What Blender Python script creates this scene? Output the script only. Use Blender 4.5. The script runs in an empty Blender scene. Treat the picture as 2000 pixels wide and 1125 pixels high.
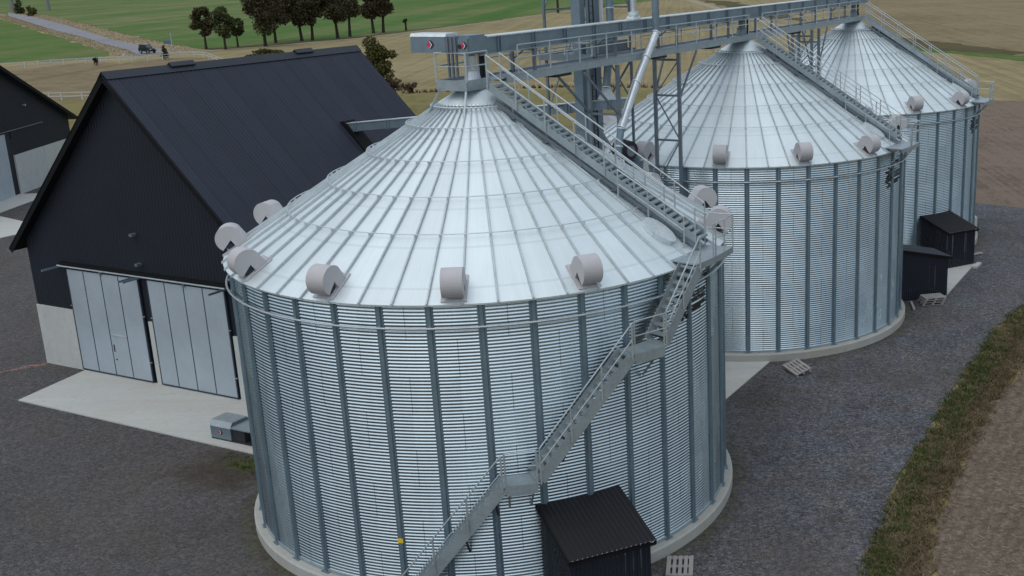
import bpy, bmesh, math, random
import numpy as np
from mathutils import Vector, Matrix
random.seed(7); rng = np.random.default_rng(11)
R = math.radians
sc = bpy.context.scene
COL = sc.collection

# ------------------------------------------------------------------ camera
PITCH, ROLL, CAM_H = 0.2783, -0.0216, 18.239
cs, sn = math.cos(PITCH), math.sin(PITCH)
right0, down0, fwd = Vector((1, 0, 0)), Vector((0, -sn, -cs)), Vector((0, cs, -sn))
cr, sr = math.cos(ROLL), math.sin(ROLL)
cx = right0 * cr - down0 * sr
cdn = right0 * sr + down0 * cr
cam = bpy.data.cameras.new('camera'); camo = bpy.data.objects.new('camera', cam); COL.objects.link(camo)
M = Matrix((cx, -cdn, -fwd)).transposed().to_4x4(); M.translation = Vector((0, 0, CAM_H))
camo.matrix_world = M
cam.sensor_width = 36; cam.lens = 2225.6 / 2000 * 36; cam.shift_x = (1000 - 1343.34) / 2000
cam.clip_start = .5; cam.clip_end = 6000
sc.camera = camo

# ------------------------------------------------------------------ light
SUN_EL, SUN_AZ = R(64), R(215)            # azimuth clockwise from +Y
w = bpy.data.worlds.new('World'); sc.world = w; w.use_nodes = True
nt = w.node_tree; bg = nt.nodes['Background']
sky = nt.nodes.new('ShaderNodeTexSky'); sky.sky_type = 'NISHITA'; sky.sun_disc = False
sky.sun_elevation = SUN_EL; sky.sun_rotation = SUN_AZ; sky.dust_density = 5.0; sky.air_density = 1.0; sky.ozone_density = 1.0
hs = nt.nodes.new('ShaderNodeHueSaturation'); hs.inputs['Saturation'].default_value = .80     # overcast: greyer than a clear sky
cl = nt.nodes.new('ShaderNodeMix'); cl.data_type = 'RGBA'; cl.inputs[0].default_value = .72          # an even cloud layer over the clear sky
cl.inputs[7].default_value = (2.56, 2.97, 3.36, 1)
nt.links.new(sky.outputs[0], hs.inputs['Color']); nt.links.new(hs.outputs[0], cl.inputs[6]); nt.links.new(cl.outputs[2], bg.inputs[0]); bg.inputs[1].default_value = 0.15
sl = bpy.data.lights.new('sun', 'SUN'); sl.energy = .5; sl.angle = R(110); sl.color = (1, .985, .96)
so = bpy.data.objects.new('sun', sl); COL.objects.link(so)
sd = Vector((math.sin(SUN_AZ) * math.cos(SUN_EL), math.cos(SUN_AZ) * math.cos(SUN_EL), math.sin(SUN_EL)))
so.rotation_euler = sd.to_track_quat('Z', 'Y').to_euler(); so.location = sd * 200
vs = sc.view_settings; vs.view_transform = 'Standard'; vs.look = 'None'; vs.gamma = 1; vs.exposure = 0.52; vs.use_curve_mapping = False

# ------------------------------------------------------------------ materials
class NT:
    def __init__(s, name):
        s.m = bpy.data.materials.new(name); s.m.use_nodes = True
        s.t = s.m.node_tree; s.b = s.t.nodes['Principled BSDF']
    def n(s, ty, **k):
        o = s.t.nodes.new(ty)
        for a, v in k.items(): setattr(o, a, v)
        return o
    def l(s, a, b): s.t.links.new(a, b)
    def val(s, sock, x):
        if hasattr(x, 'links') or hasattr(x, 'is_linked'): s.l(x, sock)
        else: sock.default_value = x
    def math(s, op, a, b=0.0, c=0.0):
        o = s.n('ShaderNodeMath', operation=op)
        for i, x in enumerate((a, b, c)): s.val(o.inputs[i], x)
        return o.outputs[0]
    def coords(s, kind='Object'):
        return s.n('ShaderNodeTexCoord').outputs[kind]
    def xyz(s, v):
        o = s.n('ShaderNodeSeparateXYZ'); s.l(v, o.inputs[0]); return o.outputs
    def comb(s, x, y, z):
        o = s.n('ShaderNodeCombineXYZ')
        for i, q in enumerate((x, y, z)): s.val(o.inputs[i], q)
        return o.outputs[0]
    def noise(s, vec, scale, detail=4, rough=.55, out=0):
        o = s.n('ShaderNodeTexNoise'); s.l(vec, o.inputs['Vector'])
        o.inputs['Scale'].default_value = scale; o.inputs['Detail'].default_value = detail; o.inputs['Roughness'].default_value = rough
        return o.outputs[out]
    def white(s, vec):
        o = s.n('ShaderNodeTexWhiteNoise'); o.noise_dimensions = '3D'; s.l(vec, o.inputs['Vector']); return o.outputs['Value']
    def mapping(s, vec, scale=(1, 1, 1), rot=(0, 0, 0), loc=(0, 0, 0)):
        o = s.n('ShaderNodeMapping'); s.l(vec, o.inputs[0])
        o.inputs['Scale'].default_value = scale; o.inputs['Rotation'].default_value = rot; o.inputs['Location'].default_value = loc
        return o.outputs[0]
    def ramp(s, f, stops, interp='LINEAR'):
        o = s.n('ShaderNodeValToRGB'); s.l(f, o.inputs[0]); cr_ = o.color_ramp; cr_.interpolation = interp
        while len(cr_.elements) < len(stops): cr_.elements.new(.5)
        for e, (p, c) in zip(cr_.elements, stops):
            e.position = p; e.color = (c[0], c[1], c[2], 1) if hasattr(c, '__len__') else (c, c, c, 1)
        return o.outputs[0]
    def mix(s, f, a, b, mode='MIX'):
        o = s.n('ShaderNodeMix', data_type='RGBA', blend_type=mode)
        s.val(o.inputs[0], f)
        for i, q in ((6, a), (7, b)):
            if hasattr(q, 'is_linked'): s.l(q, o.inputs[i])
            else: o.inputs[i].default_value = (q[0], q[1], q[2], 1)
        return o.outputs[2]
    def scale(s, c, f):
        o = s.n('ShaderNodeVectorMath', operation='SCALE')
        if hasattr(c, 'is_linked'): s.l(c, o.inputs[0])
        else: o.inputs[0].default_value = c[:3]
        s.val(o.inputs['Scale'], f); return o.outputs[0]
    def base(s, c):
        if hasattr(c, 'is_linked'): s.l(c, s.b.inputs['Base Color'])
        else: s.b.inputs['Base Color'].default_value = (c[0], c[1], c[2], 1)
    def set(s, **k):
        for a, v in k.items():
            sock = s.b.inputs[{'rough': 'Roughness', 'metal': 'Metallic', 'spec': 'Specular IOR Level'}[a]]
            s.val(sock, v)
    def bump(s, h, strength=.3, dist=.02):
        o = s.n('ShaderNodeBump'); o.inputs['Strength'].default_value = strength; o.inputs['Distance'].default_value = dist
        s.l(h, o.inputs['Height']); s.l(o.outputs[0], s.b.inputs['Normal'])

def plain(name, c, rough=.6, metal=0., spec=.5, var=.12, nscale=3.0):
    t = NT(name); v = t.coords()
    f = t.noise(v, nscale, 5); f2 = t.noise(v, nscale * 14, 3)
    k = t.math('ADD', t.math('MULTIPLY', f, 2 * var), t.math('MULTIPLY', f2, var))
    k = t.math('ADD', k, 1 - 1.5 * var)
    t.base(t.scale(c, k)); t.set(rough=rough, metal=metal, spec=spec)
    return t.m

def mat_wall():
    t = NT('corrugated_galvanised'); v = t.coords(); x = t.xyz(v)
    ang = t.math('ARCTAN2', x[0], t.math('MULTIPLY', x[1], -1.0))
    u = t.math('DIVIDE', ang, R(20))
    ring = t.math('FLOOR', t.math('DIVIDE', t.math('SUBTRACT', x[2], .45), 1.118))
    par = t.math('MULTIPLY', t.math('MODULO', t.math('ADD', ring, 2.0), 2.0), .5)
    us = t.math('ADD', t.math('ADD', u, .25), par)
    sheet = t.math('FLOOR', us); fr = t.math('FRACT', t.math('ADD', us, 40.0))
    rnd = t.white(t.comb(sheet, ring, 3.3))
    seam = t.math('LESS_THAN', t.math('ABSOLUTE', t.math('SUBTRACT', fr, .5)), .0045)
    n1 = t.noise(t.mapping(v, (1, 1, .25)), 1.6, 5)
    drip = t.noise(t.mapping(v, (1, 1, .06)), 9, 3)
    k = t.math('ADD', t.math('MULTIPLY', rnd, .13), t.math('ADD', t.math('MULTIPLY', n1, .22), t.math('MULTIPLY', drip, .16)))
    k = t.math('ADD', k, .73)
    k = t.math('MULTIPLY', k, t.math('SUBTRACT', 1.0, t.math('MULTIPLY', seam, .45)))
    t.base(t.scale((.54, .635, .68), k)); t.set(rough=t.math('ADD', .19, t.math('MULTIPLY', n1, .15)), metal=1.0)
    t.b.inputs['Specular Tint'].default_value = (.50, .57, .62, 1)
    return t.m

def mat_roof():
    t = NT('galvanised_roof_sheet'); v = t.coords(); x = t.xyz(v)
    ang = t.math('ARCTAN2', x[0], t.math('MULTIPLY', x[1], -1.0))
    pan = t.math('FLOOR', t.math('DIVIDE', ang, R(360 / 54)))
    rr = t.math('SQRT', t.math('ADD', t.math('MULTIPLY', x[0], x[0]), t.math('MULTIPLY', x[1], x[1])))
    band = t.math('FLOOR', t.math('DIVIDE', rr, 1.345))
    rnd = t.white(t.comb(pan, 0.0, 7.7))
    st = t.noise(t.comb(t.math('MULTIPLY', ang, 90.0), t.math('MULTIPLY', rr, .3), 0.0), 1.0, 3, .7)
    n1 = t.noise(v, .9, 6, .6); n2 = t.noise(v, 26, 3)
    k = t.math('ADD', t.math('MULTIPLY', rnd, .12), t.math('MULTIPLY', st, .16))
    k = t.math('ADD', k, t.math('ADD', t.math('MULTIPLY', n1, .20), t.math('MULTIPLY', n2, .07)))
    k = t.math('ADD', k, .70)
    fold = t.math('FRACT', t.math('DIVIDE', t.math('SUBTRACT', rr, 2.27 + .22), 1.343))
    fm = t.math('LESS_THAN', fold, .055)
    k = t.math('MULTIPLY', k, t.math('SUBTRACT', 1.0, t.math('MULTIPLY', fm, .10)))
    t.base(t.scale((.655, .74, .77), k)); t.set(rough=t.math('ADD', .46, t.math('MULTIPLY', n1, .2)), metal=.6)
    return t.m

def mat_galv(name, c=(.36, .41, .45), rough=.48, metal=.7):
    t = NT(name); v = t.coords()
    o = t.n('ShaderNodeTexVoronoi'); t.l(v, o.inputs['Vector']); o.inputs['Scale'].default_value = 22
    n1 = t.noise(v, 2.0, 5); n2 = t.noise(v, 11, 4)
    k = t.math('ADD', t.math('MULTIPLY', n1, .5), t.math('ADD', t.math('MULTIPLY', n2, .3), .55))
    k = t.math('ADD', k, t.math('MULTIPLY', t.xyz(o.outputs['Color'])[0], .12))
    t.base(t.scale(c, k)); t.set(rough=rough, metal=metal)
    return t.m

def mat_clad(name, c, rough=.55, seam=0.0, spec=.4):
    t = NT(name); v = t.coords(); x = t.xyz(v)
    n1 = t.noise(v, .5, 6, .6); n2 = t.noise(v, 14, 3)
    k = t.math('ADD', t.math('MULTIPLY', n1, .5), t.math('ADD', t.math('MULTIPLY', n2, .25), .62))
    if seam:
        s_ = t.math('LESS_THAN', t.math('FRACT', t.math('ADD', t.math('DIVIDE', x[0], seam), 50.0)), .035)
        k = t.math('MULTIPLY', k, t.math('SUBTRACT', 1.0, t.math('MULTIPLY', s_, .75)))
        rnd = t.white(t.comb(t.math('FLOOR', t.math('DIVIDE', x[0], seam)), 0.0, 1.0))
        k = t.math('MULTIPLY', k, t.math('ADD', .9, t.math('MULTIPLY', rnd, .2)))
    t.base(t.scale(c, k)); t.set(rough=rough, spec=spec)
    return t.m

def mat_concrete(name, c=(.44, .455, .44), dirt=.5):
    t = NT(name); v = t.coords()
    n1 = t.noise(v, .35, 7, .62); n2 = t.noise(v, 5, 5); n3 = t.noise(v, 60, 2)
    n4 = t.noise(t.mapping(v, (.15, 2.2, 1), (0, 0, R(64))), .8, 5, .6)
    k = t.math('ADD', t.math('MULTIPLY', n1, .38), t.math('ADD', t.math('MULTIPLY', n2, .2), t.math('MULTIPLY', n3, .12)))
    k = t.math('ADD', k, t.math('ADD', t.math('MULTIPLY', n4, .26), .52))
    st = t.noise(v, 1.3, 6, .75)
    k = t.math('MULTIPLY', k, t.xyz(t.ramp(st, [(.30, .80), (.42, 1), (.66, 1), (.78, .9)]))[0])
    col = t.mix(t.ramp(n1, [(.42, 0), (.72, dirt)]), c, (c[0] * .72, c[1] * .66, c[2] * .56))
    t.base(t.scale(col, k)); t.set(rough=.85, spec=.25); t.bump(n2, .15, .01)
    return t.m

def mat_gravel(name='gravel', tone=(1, 1, 1), stains=False):
    t = NT(name); v = t.coords('Object')
    big = t.noise(v, .09, 6, .62); mid = t.noise(v, .7, 5, .6); fine = t.noise(v, 13, 3, .7)
    vo = t.n('ShaderNodeTexVoronoi'); t.l(v, vo.inputs['Vector']); vo.inputs['Scale'].default_value = 26
    rc = t.xyz(vo.outputs['Color'])
    vo2 = t.n('ShaderNodeTexVoronoi'); t.l(v, vo2.inputs['Vector']); vo2.inputs['Scale'].default_value = 7.5
    rc2 = t.xyz(vo2.outputs['Color'])
    grain = t.noise(v, 21, 2, .8); vg = t.n('ShaderNodeTexVoronoi'); t.l(v, vg.inputs['Vector']); vg.inputs['Scale'].default_value = 9.5
    gmix = t.math('ADD', t.math('MULTIPLY', rc[0], .42), t.math('ADD', t.math('MULTIPLY', t.xyz(vg.outputs['Color'])[0], .30), t.math('MULTIPLY', grain, .32)))
    stone = t.ramp(gmix, [(.16, (.026, .027, .032)), (.42, (.064, .067, .075)), (.60, (.104, .108, .118)), (.76, (.170, .173, .182)), (.9, (.26, .26, .265))])
    tint = t.mix(t.ramp(mid, [(.45, 0), (.62, .9)]), (.98, .99, 1.025), (1.07, .985, .91))
    earth = t.mix(t.ramp(big, [(.47, 0), (.64, .8)]), stone, t.mix(gmix, (.030, .026, .024), (.130, .116, .104)))
    col = t.mix(1.0, earth, tint, 'MULTIPLY')
    lane = t.noise(t.mapping(v, (1, .035, 1), (0, 0, R(25.8))), .55, 4, .65)
    lane2 = t.noise(t.mapping(v, (.05, 1, 1), (0, 0, R(25.8))), .5, 4, .65)
    wet = t.noise(v, .22, 6, .7)
    k = t.math('ADD', .28, t.math('ADD', t.math('MULTIPLY', big, .40), t.math('MULTIPLY', fine, .32)))
    k = t.math('ADD', k, t.math('ADD', t.math('MULTIPLY', lane, .50), t.math('MULTIPLY', lane2, .30)))
    k = t.math('MULTIPLY', k, t.xyz(t.ramp(wet, [(.36, .74), (.47, .97), (.60, 1.02), (.70, 1.14)]))[0])
    col = t.scale(col, k)
    if stains:
        x = t.xyz(v)
        # the barn side of the yard is older and muddier than the newer stone track on the right
        old = t.math('ADD', t.math('MULTIPLY', x[0], -.045), t.math('ADD', t.math('MULTIPLY', big, 1.3), t.math('MULTIPLY', mid, .5)))
        om = t.math('MULTIPLY', t.xyz(t.ramp(t.math('MULTIPLY', old, .5), [(.30, 0), (.75, 1)]))[0], .62)
        col = t.mix(om, col, t.mix(gmix, (.026, .023, .021), (.112, .103, .098)))
        nz = t.noise(v, .9, 6, .7); nz2 = t.noise(v, 3.5, 4, .6)
        def blob(px, py, ra, rb_, rot):
            q = t.xyz(t.mapping(v, (1 / ra, 1 / rb_, 0), (0, 0, 0), (-px / ra, -py / rb_, 0)))
            d = t.math('SQRT', t.math('ADD', t.math('MULTIPLY', q[0], q[0]), t.math('MULTIPLY', q[1], q[1])))
            return t.math('ADD', d, t.math('MULTIPLY', t.math('SUBTRACT', nz, .5), 1.9))
        def paint(col, d, e0, e1, c, amt):
            m_ = t.math('MULTIPLY', t.xyz(t.ramp(d, [(e0, 1), (e1, 0)]))[0], amt)
            return t.mix(m_, col, c)
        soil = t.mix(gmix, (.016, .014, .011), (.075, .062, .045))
        col = paint(col, blob(-17.3, 39.9, 3.0, 2.2, 0), .35, 1.0, soil, .85)
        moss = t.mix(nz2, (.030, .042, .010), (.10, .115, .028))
        col = paint(col, blob(-17.0, 40.4, 1.25, .9, 0), .35, .95, moss, .7)
        col = paint(col, blob(2.6, 46.4, 3.2, 2.6, 0), .3, 1.0, soil, .5)
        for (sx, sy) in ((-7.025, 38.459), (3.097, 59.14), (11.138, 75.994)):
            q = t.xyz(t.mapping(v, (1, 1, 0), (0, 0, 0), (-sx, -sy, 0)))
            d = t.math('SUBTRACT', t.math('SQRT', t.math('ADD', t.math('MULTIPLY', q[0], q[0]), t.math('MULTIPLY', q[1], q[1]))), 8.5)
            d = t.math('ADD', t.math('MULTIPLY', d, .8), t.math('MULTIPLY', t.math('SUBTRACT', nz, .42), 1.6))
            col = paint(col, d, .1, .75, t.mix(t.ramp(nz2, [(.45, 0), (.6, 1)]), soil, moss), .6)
    t.base(t.mix(1.0, col, tone, 'MULTIPLY')); t.set(rough=.92, spec=.2)
    t.bump(t.math('ADD', rc[2], t.math('MULTIPLY', rc2[2], 1.5)), .55, .03)
    return t.m

def mat_field(name, stops, stripe_rot=None, stripe=.25, stripe_scale=.5, big=.02, seed=0., fine=.9, finew=.4):
    t = NT(name); v = t.mapping(t.coords('Object'), loc=(seed, seed * .7, 0))
    n1 = t.noise(v, big, 7, .62); n2 = t.noise(v, big * 11, 5, .6); n3 = t.noise(v, fine, 4, .7)
    f = t.math('ADD', t.math('MULTIPLY', n1, .5), t.math('ADD', t.math('MULTIPLY', n2, .5 - finew * .5 + .1), t.math('MULTIPLY', n3, finew)))
    if stripe_rot is not None:
        vs_ = t.mapping(t.coords('Object'), (1, .012, 1), (0, 0, stripe_rot))
        sx = t.noise(vs_, stripe_scale, 3, .7)
        f = t.math('ADD', t.math('MULTIPLY', f, 1 - stripe), t.math('MULTIPLY', sx, stripe * 1.05))
    t.base(t.ramp(f, stops)); t.set(rough=.95, spec=.1); t.bump(n3, .5, .15)
    return t.m

def mat_leaf(name, stops, back=.3):
    t = NT(name)
    g = t.n('ShaderNodeNewGeometry'); o = t.n('ShaderNodeTexCoord')
    f = t.math('ADD', t.math('MULTIPLY', g.outputs['Random Per Island'], .6), t.math('MULTIPLY', t.noise(o.outputs['Object'], .5, 3), .45))
    t.base(t.ramp(f, stops)); t.set(rough=.75, spec=.15)
    return t.m

MAT = {}
MAT['wall'] = mat_wall(); MAT['roof'] = mat_roof()
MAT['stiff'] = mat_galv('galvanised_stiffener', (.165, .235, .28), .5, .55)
MAT['rib'] = mat_galv('shade_toned_roof_rib', (.43, .485, .51), .55, .45)  # darker base colour stands in for rib sides reflecting the ground below
MAT['ring'] = mat_galv('galvanised_ring', (.52, .57, .60), .5, .5)
MAT['stair'] = mat_galv('galvanised_steel_stair', (.31, .37, .40), .5, .5)
MAT['rail'] = mat_galv('galvanised_rail', (.40, .45, .475), .45, .6)
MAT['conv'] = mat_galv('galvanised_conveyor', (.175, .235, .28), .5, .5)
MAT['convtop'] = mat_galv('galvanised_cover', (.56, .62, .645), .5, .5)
MAT['steel'] = mat_galv('galvanised_frame', (.15, .185, .215), .5, .45)
MAT['tube'] = mat_galv('galvanised_tube', (.52, .565, .60), .38, .75)
MAT['tail_lid'] = mat_galv('dull_galvanised_lid', (.30, .34, .36), .5, .5)
MAT['dark'] = plain('dark_steel', (.022, .024, .028), .6, .2)
MAT['vent'] = plain('pale_grey_painted_steel', (.43, .427, .445), .65, 0, .3, .10)
MAT['concrete'] = mat_concrete('concrete'); MAT['plinth'] = mat_concrete('plinth_concrete', (.38, .385, .365), .6)
MAT['panelconc'] = mat_concrete('concrete_panel', (.45, .475, .465), .25)
MAT['blackclad'] = mat_clad('black_steel_cladding', (.0094, .0134, .0220), .6, 0, .35)
MAT['blackroof'] = mat_clad('black_steel_roofing', (.0145, .0198, .0355), .6, 1.05, .35)
MAT['shedroof'] = mat_clad('black_corrugated_roofing', (.010, .010, .013), .55)
MAT['shedroofgrey'] = mat_clad('dark_grey_roofing', (.030, .036, .045), .5)
MAT['fascia'] = plain('black_fascia', (.0045, .005, .006), .7, 0, .2)
MAT['ridge'] = mat_clad('black_ridge_cap', (.022, .027, .038), .55)
MAT['door'] = mat_clad('grey_sandwich_panel', (.33, .385, .43), .5)
MAT['doorseam'] = plain('dark_door_seam', (.03, .042, .06), .6)
MAT['wood'] = plain('weathered_timber', (.30, .285, .275), .85, 0, .2, .25, 4)
MAT['white'] = plain('white_painted_wood', (.46, .46, .425), .7, 0, .3, .15)
MAT['yellow'] = plain('yellow_label', (.72, .50, .02), .5)
MAT['red'] = plain('red_mark', (.55, .03, .08), .5); MAT['black'] = plain('black_mark', (.01, .01, .012), .5)
MAT['whitemark'] = plain('white_mark', (.75, .75, .75), .5)
MAT['logo'] = plain('black_wall_print', (.012, .012, .014), .6)

# ------------------------------------------------------------------ mesh helper
Z = Vector((0, 0, 1))
class MB:
    def __init__(s): s.v = []; s.f = []
    def add(s, vs_, fs):
        k = len(s.v); s.v += [tuple(q) for q in vs_]; s.f += [tuple(i + k for i in f) for f in fs]; return s
    def obox(s, c, ax, ay, az):
        c = Vector(c); ax, ay, az = Vector(ax), Vector(ay), Vector(az)
        P = [c + ax * i + ay * j + az * k for k in (-1, 1) for j in (-1, 1) for i in (-1, 1)]
        return s.add(P, [(0, 2, 3, 1), (4, 5, 7, 6), (0, 1, 5, 4), (2, 6, 7, 3), (0, 4, 6, 2), (1, 3, 7, 5)])
    def box(s, lo, hi):
        lo, hi = Vector(lo), Vector(hi); c = (lo + hi) / 2; h = (hi - lo) / 2
        return s.obox(c, (h.x, 0, 0), (0, h.y, 0), (0, 0, h.z))
    def beam(s, p, q, w_, h_, up=Z):
        p, q = Vector(p), Vector(q); d = (q - p); L = d.length
        if L < 1e-6: return s
        d /= L; up = Vector(up)
        if abs(d.dot(up)) > .98: up = Vector((1, 0, 0)) if abs(d.x) < .9 else Vector((0, 1, 0))
        sd_ = d.cross(up).normalized(); u2 = sd_.cross(d)
        return s.obox((p + q) / 2, d * L / 2, sd_ * w_ / 2, u2 * h_ / 2)
    def tube(s, pts, r, n=8, caps=True, closed=False):
        pts = [Vector(p) for p in pts]; N = len(pts); k0 = len(s.v)
        prev = None
        for i, p in enumerate(pts):
            if closed: d = pts[(i + 1) % N] - pts[i - 1]
            else: d = pts[min(i + 1, N - 1)] - pts[max(i - 1, 0)]
            d.normalize()
            if prev is None:
                a = d.cross(Z) if abs(d.z) < .95 else d.cross(Vector((1, 0, 0)))
            else: a = prev - d * prev.dot(d)
            a.normalize(); prev = a; b = d.cross(a)
            rr = r[i] if hasattr(r, '__len__') else r
            for j in range(n):
                t = 2 * math.pi * j / n; s.v.append(tuple(p + (a * math.cos(t) + b * math.sin(t)) * rr))
        M_ = N if closed else N - 1
        for i in range(M_):
            for j in range(n):
                a0 = k0 + i * n; b0 = k0 + ((i + 1) % N) * n
                s.f.append((a0 + j, a0 + (j + 1) % n, b0 + (j + 1) % n, b0 + j))
        if caps and not closed:
            s.f.append(tuple(k0 + j for j in range(n))[::-1]); s.f.append(tuple(k0 + (N - 1) * n + j for j in range(n)))
        return s
    def lathe(s, prof, c=(0, 0, 0), n=48, caps=True):
        k0 = len(s.v); c = Vector(c)
        for (r, z) in prof:
            for j in range(n):
                t = 2 * math.pi * j / n; s.v.append((c.x + r * math.sin(t), c.y - r * math.cos(t), c.z + z))
        for i in range(len(prof) - 1):
            for j in range(n):
                s.f.append((k0 + i * n + j, k0 + i * n + (j + 1) % n, k0 + (i + 1) * n + (j + 1) % n, k0 + (i + 1) * n + j))
        if caps:
            s.f.append(tuple(k0 + j for j in range(n))[::-1]); s.f.append(tuple(k0 + (len(prof) - 1) * n + j for j in range(n)))
        return s
    def prism(s, poly, o, ex, ey, ez):
        """poly of (x,y) in plane ex,ey from o, extruded by vector ez"""
        o, ex, ey, ez = Vector(o), Vector(ex), Vector(ey), Vector(ez); n = len(poly)
        P = [o + ex * a + ey * b for a, b in poly]; P += [p + ez for p in P]
        F = [tuple(range(n))[::-1], tuple(range(n, 2 * n))] + [(i, (i + 1) % n, (i + 1) % n + n, i + n) for i in range(n)]
        return s.add(P, F)
    def build(s, name, mat, parent=None, origin=(0, 0, 0), smooth=False, fix=True, rotz=0.0):
        me = bpy.data.meshes.new(name); o = Vector(origin)
        V = np.array(s.v, dtype=float).reshape(-1, 3) - np.array(o)
        if rotz:
            c_, s_ = math.cos(-rotz), math.sin(-rotz)
            V = np.stack([V[:, 0] * c_ - V[:, 1] * s_, V[:, 0] * s_ + V[:, 1] * c_, V[:, 2]], 1)
        me.from_pydata(V.tolist(), [], s.f)
        if fix:
            bm = bmesh.new(); bm.from_mesh(me); bmesh.ops.recalc_face_normals(bm, faces=bm.faces); bm.to_mesh(me); bm.free()
        if smooth: me.polygons.foreach_set('use_smooth', [True] * len(me.polygons))
        me.materials.append(mat); me.update()
        ob = bpy.data.objects.new(name, me); COL.objects.link(ob)
        if parent is not None: ob.parent = parent
        else:
            ob.location = o; ob.rotation_euler = (0, 0, rotz)
        return ob

def tag(o, label=None, cat=None, group=None, kind=None):
    if label: o['label'] = label
    if cat: o['category'] = cat
    if group: o['group'] = group
    if kind: o['kind'] = kind
    return o
def thing(name, loc, label, cat, group=None, rotz=0.0):
    o = bpy.data.objects.new(name, None); COL.objects.link(o); o.location = loc; o.rotation_euler = (0, 0, rotz)
    o.empty_display_size = .3
    return tag(o, label, cat, group)
def copy_tree(o, parent=None):
    c = o.copy(); COL.objects.link(c)
    if parent is not None: c.parent = parent
    for ch in list(o.children): copy_tree(ch, c)
    return c

# frames: row of silos (s along the row, v to its right side)
C1 = Vector((-7.025, 38.459, 0)); U = Vector((.43559, .90015, 0)); V = Vector((.90015, -.43559, 0))
def W(s, v, z=0.0): return C1 + U * s + V * v + Z * z
SILO = [C1, Vector((3.097, 59.140, 0)), Vector((11.138, 75.994, 0))]
THETA = [-1.0671 + R(60), -.3877 + R(20), .1874 - R(10)]
ROWROT = math.atan2(U.y, U.x)

# ------------------------------------------------------------------ ground
def jitter_poly(pts, step=2.0, amp=.3, seed=0):
    rg = np.random.default_rng(seed); out = []
    for i in range(len(pts)):
        a = np.array(pts[i]); b = np.array(pts[(i + 1) % len(pts)]); L = np.linalg.norm(b - a); n = max(1, min(400, int(L / step)))
        nr = np.array([-(b - a)[1], (b - a)[0]]) / max(L, 1e-6)
        for k in range(n):
            j = (rg.normal() * amp) if k else rg.normal() * amp * .3
            out.append(a + (b - a) * k / n + nr * j)
    return out
def sheet(name, pts, z, mat, step=2.0, amp=.3, seed=0, thick=0.0):
    P = jitter_poly(pts, step, amp, seed) if amp else [np.array(p) for p in pts]
    bm = bmesh.new()
    vs_ = [bm.verts.new((p[0], p[1], z)) for p in P]
    f = bm.faces.new(vs_)
    if f.normal.z < 0: f.normal_flip()
    if thick:
        r = bmesh.ops.extrude_face_region(bm, geom=[f])
        for q in r['geom']:
            if isinstance(q, bmesh.types.BMVert): q.co.z -= thick
        bmesh.ops.recalc_face_normals(bm, faces=bm.faces)
    bmesh.ops.triangulate(bm, faces=[q for q in bm.faces if len(q.verts) > 4])
    me = bpy.data.meshes.new(name); bm.to_mesh(me); bm.free(); me.materials.append(mat)
    o = bpy.data.objects.new(name, me); COL.objects.link(o); o['kind'] = 'structure'
    return o
TAN = [(.36, (.088, .080, .036)), (.47, (.150, .132, .062)), (.55, (.19, .158, .082)), (.66, (.26, .22, .12))]
MAT['stubble'] = mat_field('stubble_field', TAN, R(25), .35, .55, .012, 3)
MAT['stubble2'] = mat_field('brown_stubble', [(.36, (.066, .058, .028)), (.47, (.118, .100, .049)), (.55, (.148, .120, .062)), (.67, (.215, .175, .10))], R(-70), .3, .8, .02, 9, fine=.5, finew=.5)
MAT['green'] = mat_field('green_field', [(.36, (.026, .080, .016)), (.47, (.042, .112, .018)), (.56, (.070, .125, .028)), (.68, (.155, .160, .070))], R(78), .4, .06, .005, 5, fine=.25, finew=.3)
MAT['green2'] = mat_field('bright_green_field', [(.34, (.026, .072, .012)), (.48, (.042, .108, .014)), (.58, (.066, .122, .022)), (.70, (.12, .14, .05))], R(78), .3, .1, .012, 15, fine=.35, finew=.35)
MAT['paddock'] = mat_field('paddock', [(.40, (.055, .064, .024)), (.48, (.100, .104, .040)), (.53, (.140, .116, .060)), (.62, (.20, .155, .095))], R(80), .35, .10, .022, 31, fine=.5, finew=.4)
MAT['olive'] = mat_field('olive_grass', [(.36, (.055, .058, .018)), (.5, (.105, .098, .034)), (.64, (.175, .155, .065))], R(-20), .2, .4, .03, 2)
MAT['tansoil'] = mat_field('harrowed_soil', [(.37, (.050, .040, .031)), (.47, (.086, .070, .054)), (.55, (.110, .090, .070)), (.66, (.18, .15, .12))], R(26), .3, 3.0, .08, 4, fine=7, finew=.6)
def mat_soil():
    t = NT('harrowed_soil'); v = t.coords('Object')
    rr = t.xyz(t.mapping(v, (1, 1, 1), (0, 0, R(26.5))))
    wob = t.noise(v, .8, 3)
    row = t.math('SINE', t.math('ADD', t.math('MULTIPLY', rr[0], 2 * math.pi / .42), t.math('MULTIPLY', wob, 5.0)))
    clod = t.noise(v, 11, 4, .75); big = t.noise(v, .25, 5, .6); mid = t.noise(v, 2.2, 4, .6)
    vo = t.n('ShaderNodeTexVoronoi'); t.l(v, vo.inputs['Vector']); vo.inputs['Scale'].default_value = 8.0
    rc = t.xyz(vo.outputs['Color'])
    f = t.math('ADD', t.math('MULTIPLY', clod, .55), t.math('ADD', t.math('MULTIPLY', rc[0], .16), t.math('ADD', t.math('MULTIPLY', row, .022), t.math('ADD', t.math('MULTIPLY', big, .22), t.math('MULTIPLY', mid, .16)))))
    t.base(t.ramp(f, [(.34, (.055, .043, .031)), (.48, (.106, .085, .063)), (.60, (.150, .122, .093)), (.74, (.23, .195, .155))]))
    t.set(rough=.95, spec=.1); t.bump(t.math('ADD', clod, t.math('MULTIPLY', row, .12)), .7, .05)
    return t.m
MAT['tansoil'] = mat_soil()
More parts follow.
